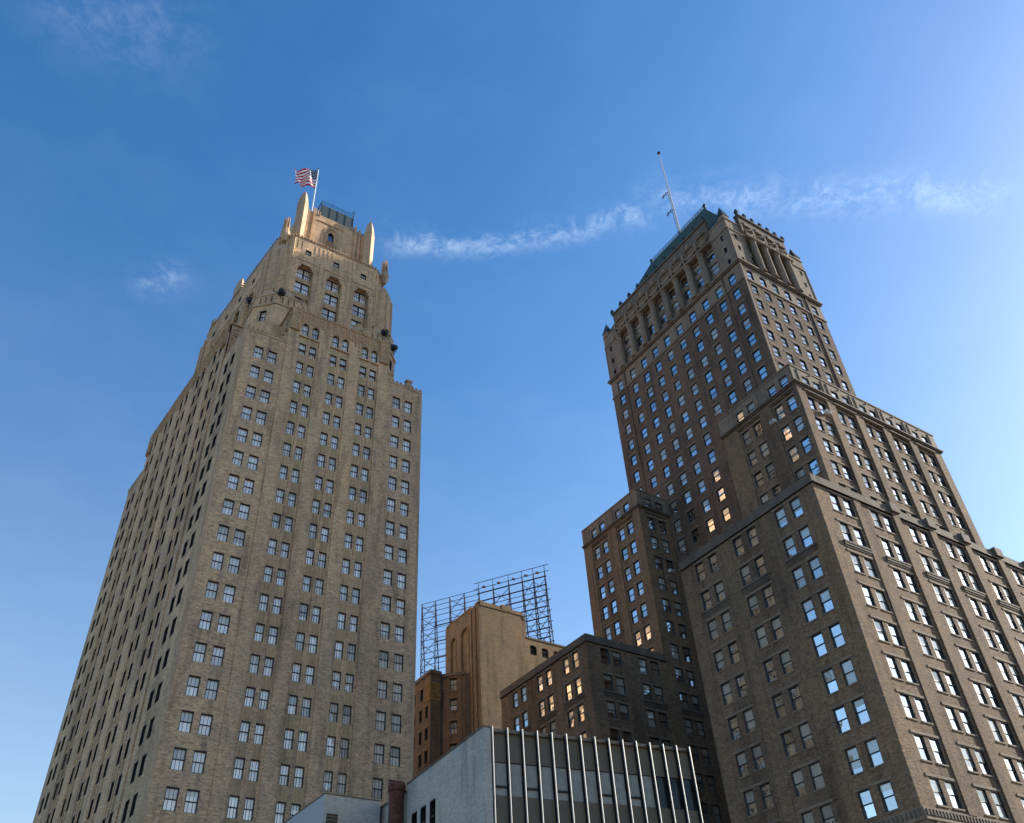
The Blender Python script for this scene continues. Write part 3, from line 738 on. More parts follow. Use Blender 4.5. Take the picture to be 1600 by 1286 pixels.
lpA = [3.58 + 2.1, 10.0 + 2.1, 16.5 + 2.1]              # far edge of the pair, measured from the corner
lpA = [49.66 - 44, 56.2 - 44, 62.55 - 44]
fA = [72.05 - 69.7 + 6.65 * k for k in range(8)]
wfA, wlA = low_wing(*A, lpA, fA, 'front_wing', 8)
lpB = [90.74 - 85.15, 97.1 - 85.15, 103.5 - 85.15]
fB = [2.3, 9.05, 15.75]
wfB, wlB = low_wing(*B, lpB, fB, 'rear_wing', 3)
for (X0, Y0, X1, Y1), fend in ((A, A[2]), (B, 84.6)):
    band(trim, (X0, Y0), (fend, Y0), 54.62, H1, .16, 'coping', ext=.0); band(trim, (X0, Y1), (X0, Y0), 54.62, H1 - .003, .157, 'coping')
    trim.box(X0 - .157, X0, Y0 - .16, Y0, 54.62, H1 - .002, 'coping')
    band(trim, (X0, Y0), (fend, Y0), 54.62, 54.80, .26, 'coping'); band(trim, (X0, Y1), (X0, Y0), 54.62, 54.803, .257, 'coping')
# brick panels between the pairs: thin vertical joints and pilasters
for w, ps, far in ((wlA, lpA, False), (wlB, lpB, False)):
    for a in ps:
        s0 = w.len - a - .62
        trim.obox(w.o, w.e, s0, s0 + .06, 0, .05, 22, 54.6, 'brown'); trim.obox(w.o, w.e, s0 + 4.75, s0 + 4.81, 0, .05, 22, 54.6, 'brown')
for i, a in enumerate(fA[:-1]):
    c = a + 4.5
    if i == 0: trim.obox(wfA.o, wfA.e, c - .55, c + .55, 0, .14, 22.0, 54.6, 'brown')
    else:
        trim.obox(wfA.o, wfA.e, c - .6, c + .6, 0, .24, 0, 55.0, 'brown'); trim.obox(wfA.o, wfA.e, c - .75, c + .75, -.3, .5, 55.0, 56.15, 'coping')
for i, a in enumerate(fB[:-1]): trim.obox(wfB.o, wfB.e, a + 4.3, a + 4.36, 0, .06, 22, 54.6, 'brown')
# ornamental band over the limestone base
for w, ext in ((wfA, 30), (wlA, 0)):
    trim.obox(w.o, w.e, 0, w.len, 0, .10, 21.2, 22.0, 'lime'); trim.obox(w.o, w.e, 0, w.len, 0, .2, 21.0, 21.2, 'lime')
    t = .3
    while t < min(w.len, 34):
        trim.obox(w.o, w.e, t, t + .2, .10, .2, 21.35, 21.85, 'coping'); t += .45
    t = 1.2
    while t < min(w.len, 30):
        trim.obox(w.o, w.e, t, t + .5, 0, .14, 10, 21.0, 'lime'); t += 3.3
# ---- middle wings (U) with limestone attic
def mid_wing(X0, Y0, X1, Y1, ps, fs, name, fww, fgap, fbay):
    mb = MB(); p0, p1, p2, p3 = (X0, Y0), (X1, Y0), (X1, Y1), (X0, Y1); ln = Y1 - Y0
    ks = [k for k in range(-16, 8)]
    wf = wing_wall(mb, p0, p1, fs, fww, fgap, 20, 81.7, rows=[k for k in range(-7, 8)], bay=fbay, lintels=True)
    wl = wing_wall(mb, p3, p0, [ln - a for a in ps], 1.4, 2.25, 20, 81.7, rows=[k for k in range(-7, 8)], bay=.18)
    for w, st_, ww, gp in ((wf, fs, fww, fgap), (wl, [ln - a for a in ps], 1.4, 2.25)):
        h = [w.win(c, c + ww, RK(8) - WH + .1, RK(8), 0, .16, 'one', 'glassB') for a in st_ for c in (a, a + gp)]
        w2 = Wall(mb, w.P(0, 0, 0)[:2], w.P(w.len, 0, 0)[:2], [], 'lime'); w2.grid(0, w2.len, 81.7, H2, h, 0)
        w.quad(0, w.len, 0, 20, 0, 'brown')
        for a in st_:                                       # flat panels between the attic windows
            trim.obox(w.o, w.e, a - .75, a - .5, 0, .12, 82.1, 84.5, 'lime'); trim.obox(w.o, w.e, a + gp + ww + .5, a + gp + ww + .75, 0, .12, 82.1, 84.5, 'lime')
            lint.obox(w.o, w.e, a - .45, a + gp + ww + .45, 0, .16, 80.75, 80.95, 'coping')
            if fbay and w is wf: lint.tube(w.P(a + gp / 2 + ww / 2, .1, 84.3), w.P(a + gp / 2 + ww / 2 + .35, .1, 84.55), .12, 'lime')
    Wall(mb, p1, p2, [], 'brown').quad(0, ln, 0, H2, 0, 'brown'); Wall(mb, p2, p3, [], 'brown').quad(0, X1 - X0, 0, H2, 0, 'brown')
    mb.poly([(X0, Y0, H2 - .4), (X1, Y0, H2 - .4), (X1, Y1, H2 - .4), (X0, Y1, H2 - .4)], 'coping')
    mb.build(name, SKY)
    for z0, z1, o in ((81.55, 81.8, .38), (81.35, 81.55, .2), (84.8, H2, .1)):
        m_ = 'coping' if z0 < 84 else 'lime'
        band(trim, p0, p1, z0, z1, o, m_); band(trim, p3, p0, z0, z1 - .003, o - .003, m_); trim.box(X0 - o + .003, X0, Y0 - o, Y0, z0, z1 - .002, m_)
        band(trim, p1, p2, z0, z1 - .003, o - .003, m_); trim.box(X1, X1 + o - .003, Y0 - o, Y0, z0, z1 - .002, m_)
    return wf, wl
U1 = (84.6, 50.9, 117.0, 65.5); U2 = (84.6, 85.18, 106.0, 100.0)
psU1 = [55.15 - 50.9 + .35, 61.75 - 50.9 + .2]; psU2 = [90.9 - 85.18, 97.5 - 85.18]
wfU1, wlU1 = mid_wing(*U1, psU1, [2.0 + 6.1 * k for k in range(5)], 'upper_front_wing', 1.5, 2.3, .3)
wfU2, wlU2 = mid_wing(*U2, psU2, [86.25 - 84.6], 'upper_rear_wing', 1.45, 2.35, .0)
# small pale quoin blocks scattered up beside the corners
for (X0, Y0, X1, Y1), z1 in ((U1, 81.3), (U2, 81.3)):
    rr = random.Random(3); z = 56.5
    while z < z1:
        h = rr.uniform(.12, .3); a = rr.uniform(.5, 1.0)
        trim.box(X0 - .02, X0, Y0 + a, Y0 + a + rr.uniform(.15, .5), z, z + h, 'lime'); z += h + rr.uniform(.15, .5)
# ---- main tower
XT, YT, XT2, YT2 = 91.3, 57.4, 111.9, 93.5
mt = MB()
lnT = YT2 - YT
lT = [59.0, 62.3, 65.75, 69.25, 72.8, 76.25, 79.65, 83.0, 86.4, 90.25]
fT = [92.6, 95.75, 98.85, 101.95, 105.05, 108.95]
ks = [k for k in range(0, 18)]
P0, P1, P2, P3 = (XT, YT), (XT2, YT), (XT2, YT2), (XT, YT2)
ZB = 118.3
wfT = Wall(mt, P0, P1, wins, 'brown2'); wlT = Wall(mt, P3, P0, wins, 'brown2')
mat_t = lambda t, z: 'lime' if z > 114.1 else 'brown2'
for w, st_ in ((wfT, [x - XT for x in fT]), (wlT, [lnT - (y - YT) - 1.5 for y in lT])):
    h = []
    for a in st_:
        for k in ks:
            if w is wlT and RK(k) < 50: continue
            h.append(w.win(a, a + 1.5, RK(k) - WH, RK(k), 0, .15, 'one', 'glassB'))
            lint.obox(w.o, w.e, a - .3, a + 1.8, 0, .05, RK(k) + .05, RK(k) + .28, 'lime')
            lint.obox(w.o, w.e, a - .06, a + 1.56, -.1, .06, RK(k) - WH - .13, RK(k) - WH, 'lime')
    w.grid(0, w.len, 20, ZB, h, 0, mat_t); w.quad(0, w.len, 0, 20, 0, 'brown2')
for p, q in ((P1, P2), (P2, P3)): Wall(mt, p, q, [], 'brown2').quad(0, math.hypot(q[0] - p[0], q[1] - p[1]), 0, ZB, 0, 'brown2')
# quoined end piers and grooves
for w, a, b in ((wfT, 16.45, 16.75), (wlT, 4.05, 4.35), (wfT, .0, .35), (wlT, lnT - 4.4, lnT - 4.1)): trim.obox(w.o, w.e, a, b, 0, .2, 20, 118.2, 'lime' if a == 0 else 'brown2')
rr = random.Random(5)
for i in range(60): 
    z = 60 + i * .9; trim.obox(wfT.o, wfT.e, 0, .42 + .25 * (i % 2), 0, .03, z, z + .45, 'lime')
for a, (p, q) in enumerate(((P0, P1), (P1, P2), (P2, P3), (P3, P0))):
    e_ = .003 * a
    for z0, z1, o, m_ in ((113.95, 114.3, .18, 'lime'), (118.15, 118.5, .30, 'coping'), (118.5, 118.85, .5, 'lime')):
        band(trim, p, q, z0 + e_, z1 - e_, o - e_, m_, ext=o - .01)
mt.build('main_shaft', SKY)
# ---- colonnade storey
cl = MB(); ZC0, ZC1 = 118.85, 127.7
PV = 4.1                                                 # pavilion width
colwin = []
def colonnade(p, q, cols, wcent, prow):
    w = Wall(cl, p, q, wins, 'lime'); Lw = w.len
    pv = []
    for m_ in (PV * .42, Lw - PV * .42):
        for z in prow: pv.append(w.win(m_ - .33, m_ + .33, z - 1.35, z, 0, .3, 'one', 'glassB'))
    w.grid(0, PV, ZC0, ZC1, pv, 0); w.grid(Lw - PV, Lw, ZC0, ZC1, pv, 0)
    D = .5
    h = []
    for c in wcent:
        for zt in (126.9, 123.4, 119.95):
            h.append(w.win(c - 1.0, c + 1.0, max(zt - 2.3, ZC0 + .05), zt, -D, .15, 'one', 'glassB'))
    w.grid(PV, Lw - PV, ZC0, ZC1, h, -D)
    cl.poly([w.P(PV, 0, ZC0), w.P(PV, -D, ZC0), w.P(PV, -D, ZC1), w.P(PV, 0, ZC1)], 'lime'); cl.poly([w.P(Lw - PV, -D, ZC0), w.P(Lw - PV, 0, ZC0), w.P(Lw - PV, 0, ZC1), w.P(Lw - PV, -D, ZC1)], 'lime')
    cl.poly([w.P(PV, -D, ZC1), w.P(Lw - PV, -D, ZC1), w.P(Lw - PV, 0, ZC1), w.P(PV, 0, ZC1)], 'lime')
    cl.poly([w.P(PV, 0, ZC0), w.P(Lw - PV, 0, ZC0), w.P(Lw - PV, -D, ZC0), w.P(PV, -D, ZC0)], 'lime')
    for t in (.0, PV - .16, Lw - PV, Lw - .16): cl.obox(w.o, w.e, t, t + .16, 0, .12, ZC0, ZC1, 'lime')
    for c in cols:
        x, y, _ = w.P(c, .12, 0); b = MB()
        b.lathe(x, y, [(.8, ZC0), (.8, ZC0 + .25), (.72, ZC0 + .3), (.74, ZC0 + .5), (.65, ZC0 + .55), (.65, ZC0 + 3.5), (.57, ZC1 - .95), (.63, ZC1 - .9), (.58, ZC1 - .85), (.72, ZC1 - .35), (.88, ZC1 - .25)], 'lime', 20)
        b.box(x - .85, x + .85, y - .85, y + .85, ZC1 - .25, ZC1 - .102, 'lime'); o = b.build('column', SKY)
        for sx in (-.72, .72):
            for sy in (-.72, .72): pass
    return w
colsL = [lnT - (64.6 + 3.47 * k - YT) for k in range(8)]
wcL = [lnT - (62.9 + 3.47 * k - YT) for k in range(8)]
colsF = [97.4 - XT + 3.05 * k for k in range(4)]; wcF = [95.9 - XT + 3.05 * k for k in range(5)]
clF = colonnade(P0, P1, colsF, [6.1 - 1.5 + 3.05 * k + .0 for k in range(5)], (127.2, 123.9, 120.6))
clL = colonnade(P3, P0, colsL, wcL, (127.2, 123.9, 120.6))
for p, q in ((P1, P2), (P2, P3)): Wall(cl, p, q, [], 'lime').quad(0, math.hypot(q[0] - p[0], q[1] - p[1]), ZC0, ZC1, 0, 'lime')
cl.build('colonnade', SKY)
# ---- entablature with garlands, parapet, acroteria
en = MB()
for a, (p, q) in enumerate(((P0, P1), (P1, P2), (P2, P3), (P3, P0))):
    w = Wall(en, p, q, [], 'lime'); Lw = w.len; e_ = .003 * a
    w.quad(0, Lw, ZC1, H3, 0, 'lime')
    en.obox(w.o, w.e, PV, Lw - PV, -.3, .80, ZC1 + .12, ZC1 + .42, 'lime'); en.obox(w.o, w.e, PV, Lw - PV, -.3, .70, ZC1 - .1, ZC1 + .12, 'lime'); en.obox(w.o, w.e, 0, Lw, -.3, .16 - e_, ZC1 + .13 + e_, ZC1 + .41 - e_, 'lime')
    en.obox(w.o, w.e, 0, Lw, -.3, .14 - e_, H3 - .35 + e_, H3 - e_, 'lime')
    # attic between the corner pavilions
    en.obox(w.o, w.e, PV, Lw - PV, -.6, .22, H3 - .02, 134.1, 'coping'); en.obox(w.o, w.e, PV - .1, Lw - PV + .1, -.7, .5, 133.95, 134.35, 'coping')
    n = round((Lw - 2 * PV) / 3.4); st_ = (Lw - 2 * PV) / n
    for i in range(n):
        s0 = PV + i * st_
        pts = [w.P(s0 + st_ * k / 8, .22, 130.3 - 1.25 * math.sin(math.pi * k / 8)) for k in range(9)]
        for k in range(8): en.tube(pts[k], pts[k + 1], .16 + .12 * math.sin(math.pi * (k + .5) / 8), 'lime', 7)
        en.obox(w.o, w.e, s0 + st_ * .2, s0 + st_ * .8, .0, .55, 131.35, 131.6, 'lime'); en.tube(w.P(s0 + st_ / 2, .2, 132.3), w.P(s0 + st_ / 2, .42, 132.3), .42, 'lime', 10)
        en.obox(w.o, w.e, s0 - .22, s0 + .22, 0, .42, 129.2, 131.3, 'lime'); en.tube(w.P(s0, .3, 129.1), w.P(s0, .3, 128.4), .2, 'lime', 6, .05)
en.build('entablature', SKY)
for a, (p, q) in enumerate(((P0, P1), (P1, P2), (P2, P3), (P3, P0))):
    w = Wall(None, p, q, [], 'lime'); n = 6 if a % 2 == 0 else 10
    for i in range(n + 1):
        t = PV + (w.len - 2 * PV) * i / n; x, y, _ = w.P(t, .25, 0); b = MB()
        b.lathe(x, y, [(.3, 134.3), (.36, 134.7), (.46, 135.0), (.3, 135.45), (.08, 135.9)], 'bronze', 6); b.build('acroterion', SKY)
for x, y in ((XT + .75, YT + .75), (XT2 - .75, YT + .75), (XT + .75, YT2 - .75), (XT2 - .75, YT2 - .75)):
    b = MB(); b.prism([(x - .75, y - .75), (x + .75, y - .75), (x + .75, y + .75), (x - .75, y + .75)], H3, H3 + 1.0, 'lime'); b.prism([(x - .85, y - .85), (x + .85, y - .85), (x + .85, y + .85), (x - .85, y + .85)], H3 + 1.0, H3 + 4.1, 'bronze', scale=.06, bottom=True)
    b.build('pinnacle', SKY)
# corner scroll buttresses beside the pinnacles
for sx, sy in ((XT + 1.5, YT), (XT, YT + 1.5)):
    pass
# ---- copper roof, ridge railing
rf = MB(); ze, zr = 131.8, 152.2; x0, x1, y0, y1 = XT + .6, XT2 - .6, YT + .6, YT2 - .6; xm = 101.6; ya, yb = 67.4, 84.8
E4 = [(x0, y0, ze), (x1, y0, ze), (x1, y1, ze), (x0, y1, ze)]
rf.poly([E4[3], E4[0], (xm - .5, ya, zr), (xm - .5, yb, zr)], 'copper'); rf.poly([E4[1], E4[2], (xm + .5, yb, zr), (xm + .5, ya, zr)], 'copper')
rf.poly([E4[0], E4[1], (xm + .5, ya, zr), (xm - .5, ya, zr)], 'copper'); rf.poly([E4[2], E4[3], (xm - .5, yb, zr), (xm + .5, yb, zr)], 'copper')
rf.poly([(xm - .5, ya, zr), (xm + .5, ya, zr), (xm + .5, yb, zr), (xm - .5, yb, zr)], 'copper')
for i in range(48):                                       # standing seams on the left slope and the front hip
    t = (i + .5) / 48; y = y0 + (y1 - y0) * t
    if y < ya: f = (y - y0) / (ya - y0)
    elif y > yb: f = (y1 - y) / (y1 - yb)
    else: f = 1
    rf.tube((x0, y, ze), (x0 + (xm - .5 - x0) * f, y, ze + (zr - ze) * f), .06, 'copper', 4)
for i in range(26):
    t = (i + .5) / 26; x = x0 + (x1 - x0) * t; f = min(1, (x - x0) / (xm - .5 - x0), (x1 - x) / (x1 - xm - .5)); rf.tube((x, y0, ze), (x, y0 + (ya - y0) * f, ze + (zr - ze) * f), .06, 'copper', 4)
rf.build('roof', SKY)
rl = MB()
for z in (.45, .95): rl.tube((xm - .4, ya, zr + z), (xm - .4, yb, zr + z), .07, 'bronze', 5); rl.tube((xm + .4, ya, zr + z), (xm + .4, yb, zr + z), .07, 'bronze', 5)
for i in range(21):
    y = ya + (yb - ya) * i / 20
    for s_ in (-.4, .4): rl.tube((xm + s_, y, zr), (xm + s_, y, zr + 1), .06, 'bronze', 5)
rl.build('ridge_railing', SKY)
for y in (ya, yb):
    b = MB(); b.lathe(xm, y, [(.15, zr), (.15, zr + .9), (.32, zr + 1.1), (.38, zr + 1.4), (.3, zr + 1.65), (.06, zr + 1.8)], 'bronze', 8); b.build('ridge_finial', SKY)
trim.build('stone_trim', SKY)
o = lint.build('lintels_and_sills', SKY); o['kind'] = 'stuff'
place_windows(wins, SKY)
# ---- antenna mast
AM = thing('antenna_mast', 'tall thin antenna mast on the green roof ridge of the brown skyscraper', 'antenna', (101.6, 75.2, 152.2))
b = MB(); b.tube((101.6, 75.2, 152.2), (101.6, 75.1, 168), .25, 'mast', 10, .19); b.tube((101.6, 75.1, 168), (101.6, 74.9, 182.9), .17, 'mast', 10, .09); b.build('pole', AM)
b = MB(); b.lathe(101.6, 74.9, [(.05, 182.8), (.4, 183.1), (.4, 183.5), (.05, 183.8)], 'black', 8); b.build('beacon', AM)
b = MB(); b.tube((101.6, 75.75, 152.2), (101.6, 75.6, 168), .05, 'steel', 5)
for i in range(5): b.tube((101.6, 75.2, 153.5 + 3.4 * i), (101.6, 75.7, 153.5 + 3.4 * i), .04, 'steel', 4)
b.build('feed_cable', AM)
for z in (161.6, 168.2):
    b = MB(); b.tube((101.6, 75.2, z), (101.6, 77.0, z + .15), .09, 'steel', 6)
    pts = [(101.6 + .15 * math.sin(k), 77.0 + .45 * math.cos(k * math.pi / 4), z + .15 + .45 * math.sin(k * math.pi / 4)) for k in range(9)]
    b.path(pts, .085, 'steel', 5); b.tube((101.6, 76.1, z - .5), (101.6, 76.1, z + .7), .08, 'steel', 5); b.build('dipole_ring', AM)

# ---- window air conditioners
def ac_unit(p, e, label):
    n = Vector((e[1], -e[0], 0)); p = Vector(p); t = thing('window_air_conditioner', label, 'air conditioner', p, 'window air conditioners')
    b = MB(); b.obox((p.x, p.y), e, -.42, .42, -.25, .38, p.z, p.z + .5, 'white'); b.build('casing', t)
    b = MB()
    for i in range(5): b.obox((p.x, p.y), e, -.36, .36, .38, .395, p.z + .06 + .085 * i, p.z + .1 + .085 * i, 'steel')
    b.build('grille', t)
ac_unit((XT - .0, 69.95, RK(11) - WH + .02), (0, -1), 'white air conditioner in the left face window of the main tower shaft')
ac_unit((84.6, 56.1, RK(7) - WH + .02), (0, -1), 'white air conditioner in the upper wing window under the cornice, shaded side')
ac_unit((84.6 + 2.0 + 2.3 + .75, 50.9, RK(7) - WH + .02), (1, 0), 'air conditioner in the sunlit upper wing window nearest its corner')
ac_unit((84.6 + 1.65 + 2.35 + .7, 85.18, RK(5) - WH + .02), (1, 0), 'air conditioner in a dark courtyard window of the rear wing')

# ================================================================== hotel between the towers
HT = thing('brick_hotel', 'tan and red brown brick hotel with blind arches, seen between the two tall towers', 'hotel', (80, 125, 0))
wins = []; hb = MB()
HX, HY = 72.0, 114.15
w = Wall(hb, (HX, HY), (81.35, HY), [], 'hotel'); w.grid(0, w.len, 0, 74.5, [], 0)
hb.obox(w.o, w.e, 0, 4.4, -.5, .06, 74.5, 75.1, 'hotel'); hb.obox(w.o, w.e, 4.4, 6.35, -.6, .13, 74.5, 75.5, 'hotel'); hb.obox(w.o, w.e, 6.35, 8.8, -.5, .06, 74.5, 75.0, 'hotel'); hb.obox(w.o, w.e, 8.8, 9.35, -.5, .08, 73.6, 74.2, 'coping')
hb.obox(w.o, w.e, -.05, 9.3, -.55, .10, 74.3, 74.5, 'hotel')
Wall(hb, (81.35, HY), (81.35, 126), [], 'hotel').quad(0, 11.85, 0, 74.5, 0, 'hotel'); Wall(hb, (81.35, 126), (HX, 126), [], 'hotel2').quad(0, 9.35, 0, 74.5, 0, 'hotel2')
# left face with two blind arches
wl = Wall(hb, (HX, 126), (HX, HY), [], 'hotel3'); ln = wl.len
arch = [(126 - 120.55, 126 - 118.05, 63, 72.2, .35), (126 - 124.1, 126 - 122.2, 63, 72.0, .35)]
wl.grid(0, ln, 0, 75.0, arch, 0)
for a, b_, z0, z1, d_ in arch:
    wl.quad(a, b_, z0, z1, -.35, 'hotel3'); wl.arch(a, b_, z1 - 1.1, z1, 0, 'hotel3')
    c_, r_ = (a + b_) / 2, (b_ - a) / 2 + .14
    hb.path([wl.P(a - .14, .03, z0)] + [wl.P(c_ - r_ * math.cos(math.pi * k / 10), .03, z1 - 1.1 + 1.25 * math.sin(math.pi * k / 10)) for k in range(11)] + [wl.P(b_ + .14, .03, z0)], .1, 'hotel', 5)
for a, b_ in ((126 - 117.3, 126 - 116.85), (126 - 116.0, 126 - 115.5), (126 - 114.6, 126 - 114.16)): hb.obox(wl.o, wl.e, a, b_, 0, .22, 0, 74.6, 'hotel3')
hb.obox(wl.o, wl.e, .3, ln - 3.0, -.5, .08, 75.0, 75.35, 'hotel'); hb.obox(wl.o, wl.e, ln - 1.6, ln, -.5, .08, 75.0, 75.3, 'hotel')
hb.poly([(HX, HY, 74.4), (81.35, HY, 74.4), (81.35, 126, 74.4), (HX, 126, 74.4)], 'coping')
hb.build('tower_block', HT)
# lower wing to the right, with segmental arched windows
lw = MB(); w = Wall(lw, (81.35, HY + .02), (104, HY + .02), wins, 'hotel'); h = []
for i, x in enumerate((81.95, 84.4, 86.95, 89.5, 92.0, 94.5)):
    for z in (69.2, 65.2, 61.2):
        if z < 69 and i > 3: continue
        if z < 69: continue
        h.append(w.win(x - 81.35, x - 81.35 + 1.35, z - 1.75, z, 0, .35, 'quad', 'glassB' if i else 'glassD')); w.arch(x - 81.35, x - 81.35 + 1.35, z - .3, z, 0, 'hotel')
w.grid(0, w.len, 0, 70.3, h, 0); lw.obox(w.o, w.e, 0, w.len, -.5, .1, 70.3, 70.6, 'coping')
Wall(lw, (104, HY + .02), (104, 132), [], 'hotel').quad(0, 17.83, 0, 70.3, 0, 'hotel'); lw.poly([(81.35, HY, 70.2), (104, HY, 70.2), (104, 132, 70.2), (81.35, 132, 70.2)], 'coping')
Wall(lw, (104, 132), (81.35, 132), [], 'hotel2').quad(0, 22.6, 0, 70.3, 0, 'hotel2'); lw.build('side_wing', HT)
# bow and corner pier to the left
bw = MB()
p_r, p_l = (70.85, 117.65), (67.75, 120.75); pier = [(67.72, 120.14), (65.88, 120.14)]; end = (65.88, 150)
def hw(p, q, holes=(), z1=63.2, z0=0, mat='hotel2'):
    w = Wall(bw, p, q, wins, mat); H = []
    for a, ww_, zt in holes: H.append(w.win(a, a + ww_, zt - 2.05, zt, 0, .35, 'quad', 'glassB'))
    w.grid(0, w.len, z0, z1, H, 0)
    for a, ww_, zt in holes: bw.obox(w.o, w.e, a - .22, a + ww_ + .22, 0, .1, zt + .04, zt + .26, 'hotel'); bw.obox(w.o, w.e, a - .1, a + ww_ + .1, 0, .1, zt - 2.2, zt - 2.05, 'hotel')
    return w
hw((HX, 117.3), (70.85, 117.3)) if False else hw((70.85, 117.65), (HX, 117.3), mat='hotel2')
wd = hw(p_l, p_r, [(1.85, 1.2, z) for z in (62.62, 59.15, 55.5, 51.9, 48.3)], 63.3)
hw((67.72, 120.14), p_l); wp = hw(pier[1], pier[0], z1=63.5)
wl2 = hw(end, pier[1], [(150 - 123.65, .95, z) for z in (61.5,)] + [(150 - 121.9, .95, z) for z in (58.1, 54.55, 51.0, 47.4)] + [(150 - 123.9, .95, z) for z in (58.1, 54.55, 51.0)] + [(150 - 126.2, .95, z) for z in (61.5, 58.1, 54.55)], 63.5)
bw.obox(wd.o, wd.e, -.1, wd.len + .1, -.4, .22, 63.0, 63.5, 'coping'); bw.obox(wp.o, wp.e, -.2, wp.len + .1, -.4, .25, 63.2, 63.8, 'coping'); bw.obox(wl2.o, wl2.e, 0, wl2.len, -.4, .22, 63.2, 63.78, 'coping')
for i in range(5): bw.obox(wd.o, wd.e, .1 + i * .0, wd.len - .1, 0, .05 + .02 * i, 62.72 + .06 * i, 62.76 + .06 * i, 'hotel2')
bw.obox(wd.o, wd.e, wd.len - .9, wd.len - .55, 0, .12, 0, 62.9, 'hotel2'); bw.obox(wd.o, wd.e, .35, .6, 0, .12, 0, 62.9, 'hotel2')
bw.poly([pier[1], pier[0], p_l, p_r, (HX, 117.3), (HX, 150), end] if False else [(*q, 63.1) for q in (pier[1], pier[0], p_l, p_r, (HX, 117.3), (HX, 126), (90, 126), (90, 150), end)], 'coping')
bw.build('bow_wing', HT)
gd = MB(); rr = random.Random(2)
for w, t0, t1 in ((wp, .05, wp.len - .05), (wl2, wl2.len - 1.5, wl2.len)):
    gd.obox(w.o, w.e, t0, t1, 0, .14, 58.8, 59.1, 'gold'); gd.obox(w.o, w.e, t0, t1, 0, .14, 61.5, 61.7, 'gold')
    for i in range(60):
        t = rr.uniform(t0 + .1, t1 - .1); z = rr.uniform(59.1, 61.5); a = rr.uniform(0, 6.28); r = rr.uniform(.12, .28)
        pts = [w.P(t + r * math.cos(a + k * .9), .07, z + r * math.sin(a + k * .9)) for k in range(6)]
        gd.path(pts, .06, 'gold', 4)
gd.build('gilded_frieze', HT)
place_windows(wins, HT, 60)
ac_unit((69.55, 118.85, 57.15), (.7071, -.7071), 'white air conditioner in the second window of the hotel bow')

# ---- roof sign scaffold
SG = thing('sign_scaffold', 'empty steel lattice frame for a rooftop sign standing behind the brick hotel', 'sign frame', (80, 126, 63.2))
posts = [(73.15, 137.3), (74.8, 134.9), (76.6, 132.4), (78.2, 129.6), (79.95, 127.06), (81.6, 124.5), (83.4, 121.8), (84.9, 119.4), (86.2, 117.5), (87.5, 115.6)]
nb = Vector((.835, .55, 0))
def base(i): return 63.1 if i < 5 else 70.2
ZTl, ZTr = 85.8, 86.0
for i, (x, y) in enumerate(posts):
    b = MB(); z0 = base(i); zt = ZTl if i < 4 else ZTr; f = Vector((x, y, 0)); off = nb * (2.6 if i < 5 else 2.0)
    b.tube(f + Vector((0, 0, z0)), f + Vector((0, 0, zt)), .105, 'steel', 5)
    b.tube(f + off + Vector((0, 0, z0)), f + nb * .15 + Vector((0, 0, zt - .5)), .10, 'steel', 5)
    n = 7
    for k in range(n):
        za = z0 + (zt - .6 - z0) * k / n; zb = z0 + (zt - .6 - z0) * (k + 1) / n
        oa = off * (1 - k / n) + nb * .15 * (k / n); ob_ = off * (1 - (k + 1) / n) + nb * .15 * ((k + 1) / n)
        (p, q) = (f + Vector((0, 0, za)), f + ob_ + Vector((0, 0, zb))) if k % 2 else (f + oa + Vector((0, 0, za)), f + Vector((0, 0, zb)))
        b.tube(p, q, .06, 'steel', 4); b.tube(f + Vector((0, 0, zb)), f + ob_ + Vector((0, 0, zb)), .06, 'steel', 4)
    if i >= 4: b.tube(f + Vector((0, 0, zt)), f + Vector((0, 0, zt + 1.25)), .06, 'steel', 4)
    b.build('lattice_post', SG)
d_ = Vector((.552, -.834, 0))
def rail(i0, i1, z, r, ext=.5):
    a = Vector((*posts[i0], z)) - d_ * (ext if i0 else .1); c = Vector((*posts[i1], z)) + d_ * ext
    b = MB(); b.tube(a - nb * .12, c - nb * .12, r, 'steel', 5); b.build('rail', SG)
for z in (84.85, 83.1, 80.9, 78.7, 76.6, 74.4, 72.6): rail(4, 9, z, .13, .3)
for z in (87.2, 85.9, 82.0, 79.8, 77.7, 75.5, 73.5, 71.6): rail(4, 9, z, .065, .9)
for z in (85.7, 84.7, 83.6, 82.5, 81.2, 80, 78.9, 77.8, 76.4, 75.2, 74, 72.8, 71.6, 70.2, 68.8, 67.4, 66): rail(0, 4, z, .06, .1)
for z in (80.4, 77.1, 73.8): rail(1, 4, z, .115, .1)
for i in (0, 2, 5, 7, 8):
    b = MB(); z = base(i) + .8
    while z + 2.6 < ZTl - .2:
        p, q = Vector((*posts[i], 0)), Vector((*posts[i + 1], 0))
        b.tube(p + Vector((0, 0, z)), q + Vector((0, 0, z + 2.6)), .06, 'steel', 4); b.tube(p + Vector((0, 0, z + 2.6)), q + Vector((0, 0, z)), .06, 'steel', 4); z += 2.7
    b.build('cross_brace', SG)
for i in (4, 5, 6, 7, 8):
    b = MB(); p = Vector((*posts[i], 86.0)).lerp(Vector((*posts[i + 1], 86.0)), .45) - nb * .5
    b.box(p.x - .3, p.x + .3, p.y - .2, p.y + .2, 85.62, 85.88, 'rust'); b.tube(p, p + nb * .5, .05, 'steel', 4); b.build('sign_lamp', SG)

